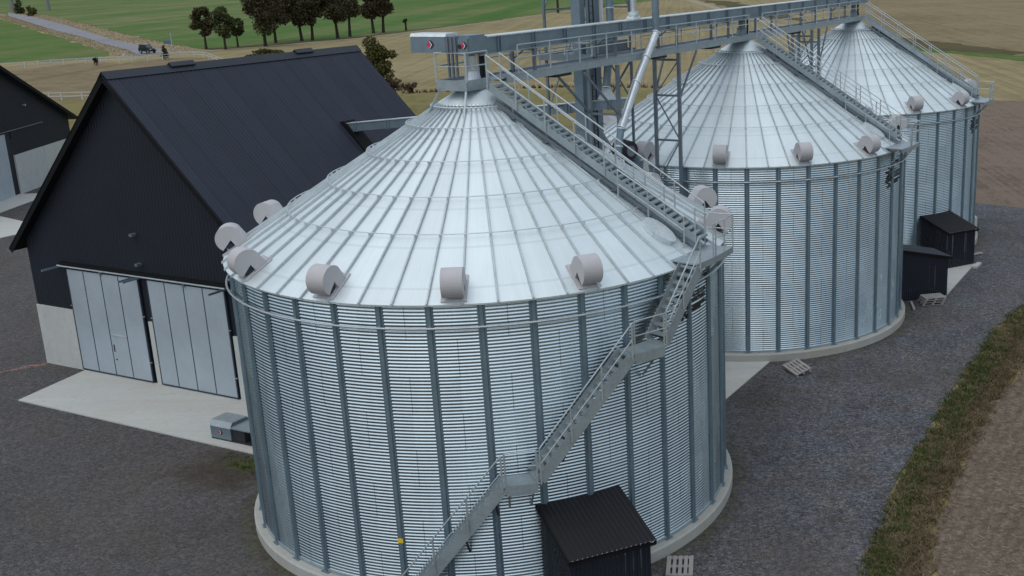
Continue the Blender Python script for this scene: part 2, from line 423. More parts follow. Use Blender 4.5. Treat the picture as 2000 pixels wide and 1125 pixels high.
MAT['plough'] = mat_field('ploughed_soil', [(.38, (.052, .039, .030)), (.48, (.090, .068, .052)), (.56, (.11, .084, .065)), (.66, (.165, .13, .10))], R(25), .25, 2.0, .05, 6, fine=2.6, finew=.55)
MAT['dryverge'] = mat_field('dry_verge', [(.36, (.09, .075, .036)), (.48, (.185, .15, .085)), (.64, (.29, .24, .15))], None, .3, .5, .05, 7)
MAT['verge'] = mat_field('grass_verge', [(.36, (.016, .024, .008)), (.47, (.040, .042, .016)), (.54, (.075, .056, .032)), (.66, (.125, .098, .06))], None, .3, .5, .35, 8, fine=6)
MAT['darkband'] = mat_field('dark_olive_band', [(.3, (.028, .028, .012)), (.5, (.055, .05, .022)), (.7, (.09, .075, .035))], None, .3, .5, .05, 12)
MAT['asphalt'] = mat_field('worn_asphalt', [(.3, (.13, .13, .145)), (.5, (.18, .18, .20)), (.7, (.23, .23, .25))], None, .3, .5, .05, 13)
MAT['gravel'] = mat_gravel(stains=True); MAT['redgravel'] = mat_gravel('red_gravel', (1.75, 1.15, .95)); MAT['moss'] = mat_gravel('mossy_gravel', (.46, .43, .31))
MAT['track'] = mat_field('farm_track', [(.3, (.16, .135, .09)), (.5, (.23, .20, .145)), (.7, (.30, .27, .20))], None, .3, .5, .08, 14)

gnd = MB()
for i in range(1):
    gnd.add([(-2500, -300, 0), (2500, -300, 0), (2500, 4000, 0), (-2500, 4000, 0)], [(0, 1, 2, 3)])
go = gnd.build('ground', MAT['stubble'], fix=False); go['kind'] = 'structure'
S_ = sheet
S_('green_field', [(-330, 578), (-304, 556), (-240, 461), (-192, 387), (-163, 341), (-146, 316), (-131, 296), (-123, 285), (-114, 290), (-107, 297), (-99, 311), (-90, 327), (-78, 368), (-62, 428), (-50, 482), (-31, 545), (10, 660), (100, 900), (120, 2200), (-1200, 2200), (-700, 1100)], .02, MAT['green'], 8, 1.0, 1)
S_('roadside_field', [(-330, 560), (-262, 468), (-214, 396), (-183, 352), (-160, 315), (-140, 287), (-134, 268), (-141, 261), (-150, 257), (-260, 243), (-420, 330), (-420, 560)], .02, MAT['green2'], 6, .8, 2)
S_('grass_field', [(-190, 108), (-60, 108), (-40, 100), (18, 100), (24, 96), (34, 118), (30, 150), (0, 171), (-20, 176.5), (-40, 173), (-88, 174), (-97, 175), (-190, 178)], .02, MAT['olive'], 3, .5, 3)
S_('paddock', [(-190, 178), (-97, 175), (-88, 174), (-62, 174), (-80, 215), (-95, 240), (-99, 246), (-105, 257), (-110, 261), (-114, 261), (-118, 254), (-119, 245), (-125, 252), (-131, 250), (-136, 236), (-190, 215)], .03, MAT['paddock'], 3, .3, 4)
S_('far_stubble_field', [(52, 236), (64, 221), (90, 200), (700, 320), (900, 1500), (140, 1500), (70, 560), (40, 300)], .02, MAT['stubble2'], 6, .8, 5)
S_('dark_strip', [(44, 252), (52, 234), (62, 219), (68, 226), (62, 243), (50, 285), (40, 300)], .03, MAT['darkband'], 3, .7, 6)
S_('green_strip', [(42, 246), (52, 228), (62, 205), (69, 214), (62, 219), (52, 234), (44, 253)], .04, MAT['green2'], 3, .7, 7)
S_('ploughed_field', [(20.5, 87), (24, 84.5), (27, 82), (33, 80), (48, 90), (90, 120), (44, 148), (38, 151), (30, 150)], .05, MAT['plough'], 2.5, .25, 8)
S_('far_track', [(1.5, 586), (6, 586), (26, 370), (31, 338), (28, 338), (23, 372)], .03, MAT['track'], 8, .4, 31)
S_('far_patch', [(8, 588), (24, 560), (37, 420), (38, 360), (31, 380), (25, 440)], .025, MAT['darkband'], 8, 1.2, 32)
# road and verges
RUP = [(-357.8, 623.9), (-304.6, 551.5), (-240.6, 456.2), (-192.8, 382.2), (-163.7, 337.0), (-145.8, 312.3), (-130.3, 290.9), (-122.5, 281.5)]
RLO = [(-329.2, 573.9), (-262.4, 473.1), (-214.6, 401.8), (-183.6, 357.8), (-159.4, 320.6), (-138.5, 290.8), (-129.7, 275.9), (-124.5, 273)]
def off(pl, dx, dy): return [(a + dx, b + dy) for a, b in pl]
S_('road_verge', off(RUP, 6, 4.5) + RUP[::-1], .035, MAT['dryverge'], 5, .7, 9)
S_('road_verge', RLO + off(RLO, -4.0, -3)[::-1], .035, MAT['dryverge'], 5, .7, 10)
S_('road', RUP + RLO[::-1], .05, MAT['asphalt'], 6, .1, 11)
S_('farm_track', [(-125, 281), (-114.3, 283.6), (-107.3, 291.5), (-99.0, 305.5), (-89.8, 321), (-77.9, 361), (-61.7, 421), (-50.4, 472), (-31, 536), (-29, 536), (-48, 470), (-60, 421), (-76, 360), (-88, 319), (-97.5, 304), (-106, 290), (-113, 281.5), (-122, 275)], .045, MAT['track'], 4, .25, 12)
S_('field_drive', [(-129, 279), (-126, 273), (-130.5, 265), (-134, 262.5), (-142, 258), (-143, 259.5), (-135, 265), (-131, 270)], .045, MAT['asphalt'], 3, .15, 13)
S_('dry_strip', [(-125, 283), (-115, 287.5), (-107, 295.5), (-98, 310), (-89, 326), (-77, 367), (-61, 427), (-62.5, 428), (-79, 370), (-91, 329), (-100, 314), (-109, 301), (-116, 293), (-126, 289)], .03, MAT['darkband'], 4, .5, 33)
# yard
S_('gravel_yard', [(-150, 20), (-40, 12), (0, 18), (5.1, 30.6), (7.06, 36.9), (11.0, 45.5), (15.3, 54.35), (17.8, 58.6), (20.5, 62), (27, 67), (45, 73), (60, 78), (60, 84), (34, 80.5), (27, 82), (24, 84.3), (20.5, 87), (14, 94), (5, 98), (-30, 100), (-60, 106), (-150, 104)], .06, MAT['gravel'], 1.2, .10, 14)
S_('soil_field', [(6.8, 28), (8.0, 34), (9.2, 36.8), (10.9, 40.7), (13.7, 46.6), (15.8, 50.5), (21, 59), (30, 66), (60, 75), (90, 60), (60, 10), (6, 10)], .06, MAT['tansoil'], 1.0, .2, 15)
S_('grass_verge', [(4.9, 26), (5.15, 31.0), (7.2, 36.9), (11.15, 45.5), (15.45, 54.35), (18, 58.6), (20.7, 62), (27, 67), (45, 73.3), (60, 78), (60, 75.5), (30, 66), (21, 59), (15.7, 50.5), (13.6, 46.6), (10.8, 40.7), (9.1, 36.8), (7.9, 34), (6.6, 26)], .07, MAT['verge'], .5, .22, 16)
S_('gravel_trace', [(-40, 47.5), (-34, 50.4), (-31.4, 52.3), (-31.1, 53.2), (-33, 51.6), (-40, 48.6)], .07, MAT['redgravel'], .5, .15, 17)
# concrete slabs
BA = Vector((-31.38, 52.84, 0)); BD = Vector((.898, -.440, 0)); BN = Vector((.440, .898, 0))
def BW(s, a, z=0.0): return BA + BD * s + BN * a + Z * z
p_ = [(-29.95, 47.65), (-17.2, 41.24), (-13.0, 39.1), (-4.0, 50), (-11, 54), (-8, 62), (-15, 65.5), tuple(BW(15.6, -.02)[:2]), tuple(BW(2.66, -.02)[:2]), (-28.9, 51.42)]
S_('concrete_apron', p_, .11, MAT['concrete'], 1, 0, 0, .12)
S_('concrete_apron', [tuple(W(3, -8)[:2]), tuple(W(3, 4.44)[:2]), tuple(W(20, 4.44)[:2]), tuple(W(20, -8)[:2])], .10, MAT['concrete'], 1, 0, 0, .12)
S_('concrete_apron', [(9.2, 59.45), (11.74, 60.12), (14.37, 60.80), (17.62, 67.5), (15, 72), (8, 70)], .12, MAT['concrete'], 1, 0, 0, .14)
S_('concrete_apron', [(-55.0, 89.0), (-55.0, 95.3), (-56.2, 97.9), (-57.9, 97.9), (-57.2, 86), (-50, 80), (-48, 84)], .10, MAT['concrete'], 1, 0, 0, .12)

# ------------------------------------------------------------------ silos
RW = 8.23; ZB, ZE = .45, 9.385; SLOPE = .6249
def rz(r): return 9.36 + SLOPE * (8.35 - r)
def P(a, r, z): return Vector((r * math.sin(a), -r * math.cos(a), z))
def frame(a): return Vector((math.sin(a), -math.cos(a), 0)), Vector((math.cos(a), math.sin(a), 0))   # radial, tangent

def wall_mesh():
    m = MB(); n = 180; pitch = .1016; per = 8; rows = int(round((ZE - ZB) / pitch * per))
    z = np.linspace(ZB, ZE, rows + 1); r = RW + .0105 * np.cos(2 * math.pi * (z - ZB) / pitch)
    ang = np.arange(n) * 2 * math.pi / n
    X = r[:, None] * np.sin(ang)[None]; Y = -r[:, None] * np.cos(ang)[None]; ZZ = np.repeat(z[:, None], n, 1)
    m.v = np.stack([X, Y, ZZ], 2).reshape(-1, 3).tolist()
    for i in range(rows):
        a = i * n; b = a + n
        for j in range(n): k = (j + 1) % n; m.f.append((a + j, a + k, b + k, b + j))
    return m
def roof_mesh():
    m = MB(); ribs = MB(); N = 54; da = 2 * math.pi / N; sub = 2
    rs = [(8.42, 0), (6.30, 0), (6.285, .004), (4.97, .004), (4.955, .008), (3.62, .008), (3.605, .012), (2.28, .012), (2.265, .016), (1.08, .016)]
    for p in range(N):
        for k in range(sub):
            a0 = p * da + da * k / sub; a1 = p * da + da * (k + 1) / sub
            m.add([q for r, h in rs for q in (P(a0, r, rz(r) + h), P(a1, r, rz(r) + h))],
                  [(2 * i, 2 * i + 1, 2 * i + 3, 2 * i + 2) for i in range(len(rs) - 1)])
        a = p * da; rd, tg = frame(a)
        hw, ht, hh = .032, .021, .07
        prof = [(-hw, -.01), (-ht, hh), (ht, hh), (hw, -.01)]
        for (ra, rb, sc_) in ((8.46, 4.96, 1.0), (4.96, 1.15, .85)):
            pts = []
            for r in (ra, rb):
                for (x, h) in prof: pts.append(P(a, r, rz(r) + .012 + h * sc_ + (.02 if r < 5 else 0)) + tg * x * sc_)
            ribs.add(pts, [(0, 1, 5, 4), (1, 2, 6, 5), (2, 3, 7, 6), (0, 3, 2, 1), (4, 5, 6, 7)])
    m.lathe([(8.40, rz(8.42) - .005), (8.40, rz(8.42) - .05), (8.25, rz(8.42) - .05)], n=108, caps=False)
    return m, ribs
def vent_parts(a, parent, org=None):
    rd, tg = frame(a); n_ = (rd * SLOPE + Z).normalized(); dn = (rd - Z * SLOPE).normalized()
    c0 = P(a, 8.02, rz(8.02)) - dn * .02
    rad, wid, ch = .43, .30, .36
    prof = []
    for i in range(19):
        t = R(-28 + i * (188 / 18)); prof.append((rad * math.cos(t), ch + rad * math.sin(t)))
    prof += [(-.43, .05), (-.40, .012), (-.04, .012), (-.02, ch - .06)]
    hood = MB().prism(prof, c0 - tg * wid, dn, n_, tg * wid * 2).build('hood', MAT['vent'], parent)
    base = MB().obox(c0 - dn * .10 + n_ * .02, dn * .50, tg * .36, n_ * .012).build('base_plate', MAT['vent'], parent)
    slot = MB().obox(c0 + dn * .13 + n_ * (ch - .20), dn * .10, tg * (wid - .04), n_ * .07).build('mouth', MAT['dark'], parent)
def railing(m, pts, h=1.0, post_step=None, post=.045, rail=.022, mid=True, posts=None):
    """rails along polyline pts; posts at given parameters of each vertex"""
    pts = [Vector(p) for p in pts]
    m.tube([p + Z * h for p in pts], rail, 6)
    if mid: m.tube([p + Z * h * .55 for p in pts], rail * .85, 6)
    for i in range(len(pts)):
        m.beam(pts[i], pts[i] + Z * h, post, post)
        if post_step and i < len(pts) - 1:
            d = pts[i + 1] - pts[i]; k = max(1, int(round(d.length / post_step)))
            for j in range(1, k):
                q = pts[i] + d * j / k; m.beam(q, q + Z * h, post, post)
def stair_parts(parent, name, p0, p1, side, width, nst, rail_sides=(1, 1), post_step=1.5, strh=.20, railh=1.0, ext=0.0):
    """p0 top centre, p1 bottom centre, side = unit horizontal vector to one side"""
    p0, p1, side = Vector(p0), Vector(p1), Vector(side); d = p1 - p0; hd = Vector((d.x, d.y, 0)); run = hd.length; hd.normalize()
    tr = MB()
    for i in range(nst + 1):
        q = p0 + d * (i / nst)
        tr.obox(q + Z * .0, hd * .105, side * (width / 2 - .012), Z * .014)
        tr.obox(q + hd * .10 - Z * .02, hd * .008, side * (width / 2 - .012), Z * .026)
    st = tr.build(name, MAT['stair'], parent)
    for sg in (1, -1):
        s_ = side * (width / 2) * sg
        MB().beam(p0 + s_, p1 + s_, .018, strh).build('stringer', MAT['stair'], st)
    for sg, on in zip((1, -1), rail_sides):
        if not on: continue
        s_ = side * (width / 2 + .03) * sg; rl = MB()
        k = max(1, int(round(d.length / post_step)))
        rl.tube([p0 + s_ + Z * railh, p1 + s_ + Z * railh], .024, 6); rl.tube([p0 + s_ + Z * railh * .52, p1 + s_ + Z * railh * .52], .02, 6)
        for i in range(k + 1):
            q = p0 + d * (i / k) + s_; rl.beam(q - Z * .1, q + Z * railh, .045, .045)
        rl.build('handrail', MAT['rail'], st)
    return st

STAIR_A = R(68)                   # world direction of the roof stair seen from a silo's axis
def wall_logo(parent, a_text, a_mark, z0):
    cu = bpy.data.curves.new('logo_text', 'FONT'); cu.body = 'Sukup'; cu.size = .62; cu.align_x = 'CENTER'; cu.offset = .012; cu.shear = .12
    to = bpy.data.objects.new('logo_text', cu); COL.objects.link(to)
    bpy.context.view_layer.update()
    me = bpy.data.meshes.new_from_object(to.evaluated_get(bpy.context.evaluated_depsgraph_get()))
    COL.objects.unlink(to); bpy.data.objects.remove(to)
    rr = RW + .03
    m = MB()
    bm = bmesh.new(); bm.from_mesh(me); bmesh.ops.subdivide_edges(bm, edges=[e for e in bm.edges if e.calc_length() > .2], cuts=1); bm.to_mesh(me)
    vs_ = [P(a_text + v.co.x * .62 / rr, rr, z0 + v.co.y) for v in me.vertices]
    m.add(vs_, [tuple(p.vertices) for p in me.polygons]); bm.free()
    # arch above and thin underline below
    def strip(fn, x0, x1, th, n=16):
        pts = []
        for i in range(n + 1):
            x = x0 + (x1 - x0) * i / n; y = fn(x)
            pts += [P(a_text + x / rr, rr, z0 + y), P(a_text + x / rr, rr, z0 + y + th)]
        m.add(pts, [(2 * i, 2 * i + 2, 2 * i + 3, 2 * i + 1) for i in range(n)])
    strip(lambda x: .50 + .20 * math.sqrt(max(0, 1 - (x / .60) ** 2)), -.6, .6, .06)
    strip(lambda x: -.20, -.42, .5, .05)
    strip(lambda x: -.32, -.5, .1, .10)
    t = m.build('maker_lettering', MAT['logo'], parent, fix=False)
    g = MB()
    for k in range(7):                          # round emblem of short strokes
        for j in range(3):
            t0 = 2 * math.pi * k / 7 + j * .4; r0 = .12 + .13 * j
            x, y = r0 * math.cos(t0) * .8, r0 * math.sin(t0) * 1.3
            q = [P(a_mark + (x + dx) / rr, rr, z0 + .05 + y + dy) for dx, dy in ((-.07, -.05), (.06, -.07), (.08, .06), (-.05, .07))]
            g.add(q, [(0, 1, 2, 3)])
    g.build('round_emblem', MAT['logo'], parent, fix=False)

def make_silo(loc, label, rot):
    t = thing('grain_silo', loc, label, 'silo', 'row of corrugated grain silos', rot)
    MB().lathe([(8.52, 0.0), (8.52, .40), (8.47, .45), (8.0, .45)], n=96).build('plinth', MAT['plinth'], t)
    wall_mesh().build('wall', MAT['wall'], t, smooth=True, fix=False)
    MB().lathe([(RW - .02, ZB), (RW + .03, ZB + .004), (RW + .03, ZB + .10), (RW, ZB + .11)], n=108, caps=False).build('base_flashing', MAT['stair'], t, smooth=False)
    rm_, rb_ = roof_mesh(); ro_ = rm_.build('roof', MAT['roof'], t, fix=False); rb_.build('rib', MAT['rib'], ro_)
    MB().lathe([(1.20, rz(1.20) + .07), (1.17, rz(1.17) + .095), (.50, rz(.50) + .06), (.46, rz(.46) + .10), (.46, rz(.46) + .26), (.40, rz(.46) + .28)], n=36).build('roof_cap', MAT['roof'], t, smooth=False)
    # stiffeners
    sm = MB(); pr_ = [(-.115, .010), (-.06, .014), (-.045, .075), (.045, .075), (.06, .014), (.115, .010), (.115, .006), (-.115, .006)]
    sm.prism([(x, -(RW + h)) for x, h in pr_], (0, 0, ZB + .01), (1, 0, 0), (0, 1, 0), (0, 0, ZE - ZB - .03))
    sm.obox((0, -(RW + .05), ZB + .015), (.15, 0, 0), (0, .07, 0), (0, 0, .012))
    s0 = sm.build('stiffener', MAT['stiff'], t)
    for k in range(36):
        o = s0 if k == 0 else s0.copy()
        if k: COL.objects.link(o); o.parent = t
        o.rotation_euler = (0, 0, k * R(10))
    # rings
    rm = MB(); rm.tube([P(2 * math.pi * i / 120, RW + .17, 8.63) for i in range(120)], .034, 6, closed=True)
    for k in range(36):
        rd, tg = frame(k * R(10)); rm.obox(P(k * R(10), RW + .12, 8.63), rd * .06, tg * .03, Z * .03)
    rm.build('wind_ring', MAT['rail'], t)
    for rr in (6.29, 4.96, 3.61, 2.27, 1.42):
        rm = MB(); hh = .17
        rm.tube([P(2 * math.pi * i / 108, rr, rz(rr) + hh) for i in range(108)], .016 if rr > 2 else .024, 6, closed=True)
        for k in range(54):
            a = k * 2 * math.pi / 54; rd, tg = frame(a)
            rm.obox(P(a, rr, rz(rr) + .11), rd * .035, tg * .014, Z * .05)
        rm.build('roof_ring', MAT['ring'], t)
    # vents every fourth panel, none where the stair lands
    la = 3.9 + 1.14
    for k in range(13):
        a = la + 26.667 * (k - 6)
        ad = (a - 68 + 180) % 360 - 180
        if abs(ad) < 12: continue
        ve = bpy.data.objects.new('roof_vent', None); COL.objects.link(ve); ve.parent = t
        vent_parts(R(a), ve)
    # roof stair
    A = STAIR_A - THETA[0]; rd, tg = frame(A); cen = -tg * .20
    st = stair_parts(t, 'roof_stair', rd * .95 + cen + Z * 14.50, rd * 8.12 + cen + Z * 9.86, tg, .80, 36, (1, 1), 1.25, .24, 1.0)
    sup = MB()
    for i in range(6):
        q = .12 + i * .165; pp = (rd * .95 + Z * 14.5).lerp(rd * 8.12 + Z * 9.86, q) + cen
        for sg in (-1, 1):
            e = pp + tg * sg * .36; r_ = math.hypot(e.x, e.y); sup.beam(e, Vector((e.x, e.y, rz(r_) + .02)), .08, .08)
            sup.obox(Vector((e.x, e.y, rz(r_) + .09)), rd * .10, tg * .12, Z * .03)
    sup.beam(rd * 1.2 + cen - tg * .42 + Z * (rz(1.2) + .16), rd * 8.2 + cen - tg * .42 + Z * (rz(8.2) + .16), .06, .12)
    sup.beam(rd * 1.2 + cen + tg * .42 + Z * (rz(1.2) + .16), rd * 8.2 + cen + tg * .42 + Z * (rz(8.2) + .16), .06, .12)
    sup.build('foot', MAT['steel'], st)
    # hatch beside the stair
    hr, ht = frame(A - R(9)); hn = (hr * SLOPE + Z).normalized(); hdn = (hr - Z * SLOPE).normalized(); hp = P(A - R(9), 7.15, rz(7.15))
    hm = MB(); ring = []
    hm.prism([(math.cos(2 * math.pi * i / 20) * .62, math.sin(2 * math.pi * i / 20) * .40) for i in range(20)], hp, hdn, ht, hn * .16)
    ha = hm.build('roof_hatch', MAT['convtop'], t)
    # eave landing
    ld = MB(); lz = 9.52; r0, r1 = RW + .12, RW + .86
    a0, a1 = A - R(14.5), A + R(1.0); n = 5
    pts = []
    for i in range(n + 1):
        a = a0 + (a1 - a0) * i / n; pts += [P(a, r0 - .35, lz), P(a, r1, lz), P(a, r0 - .35, lz - .035), P(a, r1, lz - .035)]
    F = []
    for i in range(n):
        b = 4 * i; F += [(b, b + 1, b + 5, b + 4), (b + 2, b + 6, b + 7, b + 3), (b + 1, b + 3, b + 7, b + 5), (b, b + 4, b + 6, b + 2)]
    F += [(0, 2, 3, 1), (4 * n, 4 * n + 1, 4 * n + 3, 4 * n + 2)]
    ld.add(pts, F)
    for i in range(n):
        a, b = a0 + (a1 - a0) * i / n, a0 + (a1 - a0) * (i + 1) / n
        ld.beam(P(a, r1, lz - .09), P(b, r1, lz - .09), .02, .2)
    for a in (a0 + R(1), (a0 + a1) / 2, a1 - R(1)):
        ld.beam(P(a, r0, lz - .08), P(a, r1, lz - .08), .06, .1); ld.beam(P(a, RW + .08, lz - .9), P(a, r1 - .08, lz - .1), .05, .05)
    lo = ld.build('eave_landing', MAT['stair'], t)
    rl = MB(); railing(rl, [P(a0 + R(6.0), r1, lz)] + [P(a0 + (a1 - a0) * q, r1, lz) for q in (.45, .7, 1)] + [P(a1, r0 - .2, lz)], 1.05)
    rl2 = [P(A - R(6.5), 7.9, rz(7.9)), P(A - R(7.5), 6.7, rz(6.7)), P(A - R(9), 5.7, rz(5.7))]
    railing(rl, rl2, 1.0); rl.build('handrail', MAT['rail'], lo)
    return t

LABELS = ['large galvanised corrugated silo nearest the camera with a stair climbing its wall',
          'middle galvanised corrugated silo of the row beside the tall grey elevator',
          'farthest galvanised corrugated silo beside the brown ploughed field']
s1 = make_silo(SILO[0], LABELS[0], THETA[0])
silos = [s1]
for i in (1, 2):
    c = copy_tree(s1); c.location = SILO[i]; c.rotation_euler = (0, 0, THETA[i]); c['label'] = LABELS[i]; silos.append(c)
    for ch in c.children:
        if ch.name.startswith('roof_vent'): ch.rotation_euler = (0, 0, R(13.333))
for t, th, (at, am) in zip(silos, THETA, ((63.4, 56.6), (62.4, 55), (65, 58))):
    wall_logo(t, R(at) - th, R(am) - th, 7.98)
# wall stair of the front silo, in its local frame
def L1(a_deg, r, z): return P(R(a_deg) - THETA[0], r, z)
def wall_stair():
    ri, ro = RW + .26, RW + .98; rc = (ri + ro) / 2; wd = ro - ri
    flights = [((53.6, 9.42), (43.4, 7.46), 9), ((36.2, 7.36), (16.9, 4.16), 15), ((10.9, 4.06), (-9.6, .30), 17)]
    parts = []
    for (a0, z0), (a1, z1), n in flights:
        p0, p1 = L1(a0, rc, z0), L1(a1, rc, z1); am = R((a0 + a1) / 2) - THETA[0]; rd, tg = frame(am)
        st = stair_parts(s1, 'wall_stair', p0, p1, rd, wd, n, (1, 0), 1.55, .34, 1.0)
        br = MB()
        for q in ((.12, .88) if n < 10 else (.08, .38, .68)):
            m_ = p0.lerp(p1, q); aa = math.atan2(m_.x, -m_.y)
            br.beam(Vector((m_.x, m_.y, m_.z - .1)) + rd * .3, P(aa, RW + .06, m_.z - .95), .05, .05)
            br.beam(Vector((m_.x, m_.y, m_.z - .14)) + rd * .34, P(aa, RW + .06, m_.z - .14), .05, .06)
        br.build('bracket', MAT['dark'], st)
    for (a0, a1, z) in ((43.2, 36.4, 7.41), (16.7, 11.1, 4.11)):
        m = MB(); q = [L1(a, r, z) for a, r in ((a0, ri), (a0, ro), (a1, ro), (a1, ri))]
        m.add(q + [v_ - Z * .03 for v_ in q], [(0, 1, 2, 3), (4, 7, 6, 5), (0, 4, 5, 1), (1, 5, 6, 2), (2, 6, 7, 3), (3, 7, 4, 0)])
        m.beam(q[1] - Z * .15, q[2] - Z * .15, .02, .32); m.beam(q[0] - Z * .15, q[3] - Z * .15, .02, .25)
        m.beam(q[1] - Z * .1, q[0] - Z * .1, .04, .14); m.beam(q[2] - Z * .1, q[3] - Z * .1, .04, .14)
        for a in (a0 - .6, a1 + .6):
            m.beam(L1(a, ro - .15, z - .2), L1(a, RW + .06, z - 1.1), .05, .05)
        lo = m.build('wall_landing', MAT['stair'], s1)
        rl = MB(); railing(rl, [q[1], q[2]], 1.0); rl.build('handrail', MAT['rail'], lo)
wall_stair()
tg_ = MB(); rd, tg = frame(R(-9.86)); rd2, tg2 = frame(R(-10))
tg_.obox(P(R(-10), RW + .082, 2.02), rd2 * .004, tg2 * .085, Z * .075)
tg_.build('yellow_tag', MAT['yellow'], s1)

# ------------------------------------------------------------------ roof conveyor, catwalk, frames
def rowbox(m, s0, s1_, v0, v1, z0, z1):
    return m.obox(W((s0 + s1_) / 2, (v0 + v1) / 2, (z0 + z1) / 2), U * (s1_ - s0) / 2, V * (v1 - v0) / 2, Z * (z1 - z0) / 2)
def diamond_logo(parent, c, ex, ez, s, nrm, o):
    """red diamond with a black chevron to its right"""
    c, ex, ez, nrm = Vector(c), Vector(ex), Vector(ez), Vector(nrm)
    def pl(pts, off_): return MB().prism(pts, c + nrm * off_, ex * s, ez * s, nrm * .004)
    pl([(-1, 0), (-.1, .9), (.25, .55), (.25, -.55), (-.1, -.9)], .002).build('red_emblem', MAT['red'], parent, o)
    pl([(.1, 1.0), (.5, 1.1), (1.5, 0), (.5, -1.1), (.1, -1.0), (.85, 0)], .003).build('black_emblem', MAT['black'], parent, o)
    pl([(.0, .8), (.12, .9), (.8, 0), (.12, -.9), (.0, -.8), (.55, 0)], .008).build('white_emblem', MAT['whitemark'], parent, o)
o = W(0, 0, 15.45)
cv = thing('chain_conveyor', o, 'long grey chain conveyor running over all three silo tops', 'conveyor')
m = MB(); rowbox(m, .15, 44, -.24, .24, 15.45, 15.97)
k = 0
s_ = 1.3
while s_ < 44:
    for ds in (-.09, .09): rowbox(m, s_ + ds - .02, s_ + ds + .02, -.29, .29, 15.42, 16.0)
    s_ += 2.15
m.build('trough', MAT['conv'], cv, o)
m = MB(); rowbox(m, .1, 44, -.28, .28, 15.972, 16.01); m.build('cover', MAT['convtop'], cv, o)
m = MB(); rowbox(m, .1, 44, .242, .30, 15.40, 15.45); rowbox(m, .1, 44, -.30, -.242, 15.40, 15.45); m.build('bottom_flange', MAT['stair'], cv, o)
hd = MB(); rowbox(hd, -.62, .42, -.02, .40, 15.50, 16.04); rowbox(hd, -.66, -.60, .0, .38, 15.46, 16.0); rowbox(hd, -.5, .35, -.25, .36, 16.04, 16.10)
h_ = hd.build('head_housing', MAT['conv'], cv, o)
b = MB()
for i in range(3): rowbox(b, -.64, -.56, -.16 - i * .16, -.10 - i * .16, 14.75, 16.06)
rowbox(b, -.6, .3, -.56, -.06, 15.5, 16.06); b.build('gearbox', MAT['steel'], cv, o)
db = MB(); db.prism([(0, 0), (1.42, 0), (1.42, .46), (1.36, .53), (.06, .53), (0, .46)], W(-.55, -2.0, 15.53), V, Z, U * .75)
dbo = db.build('drive_cover', MAT['conv'], cv, o)
lid = MB(); lid.prism([(0, 0), (.75, 0), (.68, .10), (.07, .10)], W(-.56, -2.01, 16.055), U, Z, V * 1.45); lid.build('drive_lid', MAT['convtop'], cv, o)
diamond_logo(dbo, W(-.552, -1.22, 15.80), V, Z, .13, -U, o)
diamond_logo(h_, W(-.665, .22, 15.79), V, Z, .11, -U, o)
MB().tube([W(-.70, .07, 15.76), W(-.6, .07, 15.76)], .07, 12).build('bearing', MAT['dark'], h_, o)
for sx in (0.0, 23.03, 41.7):
    m = MB(); x0 = .02 if sx == 0 else sx
    m.tube([W(x0, 0, 15.42), W(x0, 0, 15.0)], .16, 14); m.tube([W(x0, 0, 15.0), W(x0, 0, 14.93)], .25, 14)
    m.tube([W(x0, 0, 14.95), W(x0, 0, 14.55)], [.22, .30], 16)
    m.build('discharge_spout', MAT['tube'] if sx == 0 else MAT['steel'], cv, o, smooth=False)
    m = MB(); rowbox(m, x0 + .42, x0 + .50, .1, .2, 14.66, 15.4); rowbox(m, x0 + .36, x0 + .56, .06, .26, 14.72, 14.8); rowbox(m, x0 + .7, x0 + .76, -.2, -.12, 14.6, 15.4)
    m.build('slide_gate', MAT['dark'], cv, o)
# inlet of the conveyor
m = MB(); m.tube([W(11.5, 0, 16.02), W(11.5, 0, 16.16)], [.34, .24], 4); m.tube([W(11.5, 0, 16.16), W(11.5, 0, 16.30)], .23, 14)
m.build('inlet', MAT['convtop'], cv, o)

o = W(1.2, 0, 14.6)
cw = thing('catwalk', o, 'long steel catwalk with double rails hanging below the roof conveyor', 'catwalk')
m = MB(); rowbox(m, 1.2, 43.5, -.52, .52, 14.565, 14.60)
s_ = 1.3
while s_ < 43.4: rowbox(m, s_, s_ + .05, -.5, .5, 14.47, 14.565); s_ += 1.0
m.build('deck', MAT['steel'], cw, o)
for v in (-.55, .55):
    m = MB(); rowbox(m, 1.2, 43.5, v - .02, v + .02, 14.40, 14.66); rowbox(m, 1.2, 43.5, v - .035, v + .035, 14.66, 14.675); m.build('edge_beam', MAT['stair'], cw, o)
def rail_run(v, segs, step):
    for a, b in segs:
        m = MB(); railing(m, [W(a, v, 14.66), W(b, v, 14.66)], .98, step, .05, .025); m.build('guard_rail', MAT['rail'], cw, o)
rail_run(.58, ((1.9, 22.6), (24.4, 41.2)), 2.0)
rail_run(-.58, ((1.2, 10.9), (13.2, 43.4)), 2.05)
for s_ in (3.1, 9.0, 14.6, 20.3, 26, 33, 38.5):
    m = MB()
    for v in (-.46, .46): rowbox(m, s_ - .05, s_ + .05, v - .05, v + .05, 14.6, 15.45)
    rowbox(m, s_ - .05, s_ + .05, -.51, .51, 15.36, 15.42)
    for v in (-.46, .46): m.beam(W(s_ + .05, v, 15.05), W(s_ + .55, v * .55, 15.40), .04, .05)
    m.build('conveyor_support', MAT['steel'], cw, o)
for s_ in (4.5, 12.5, 18.3, 29.5): 
    m = MB(); rowbox(m, s_, s_ + 1.1, -.45, .45, 14.28, 14.40); m.build('under_bracket', MAT['dark'], cw, o)

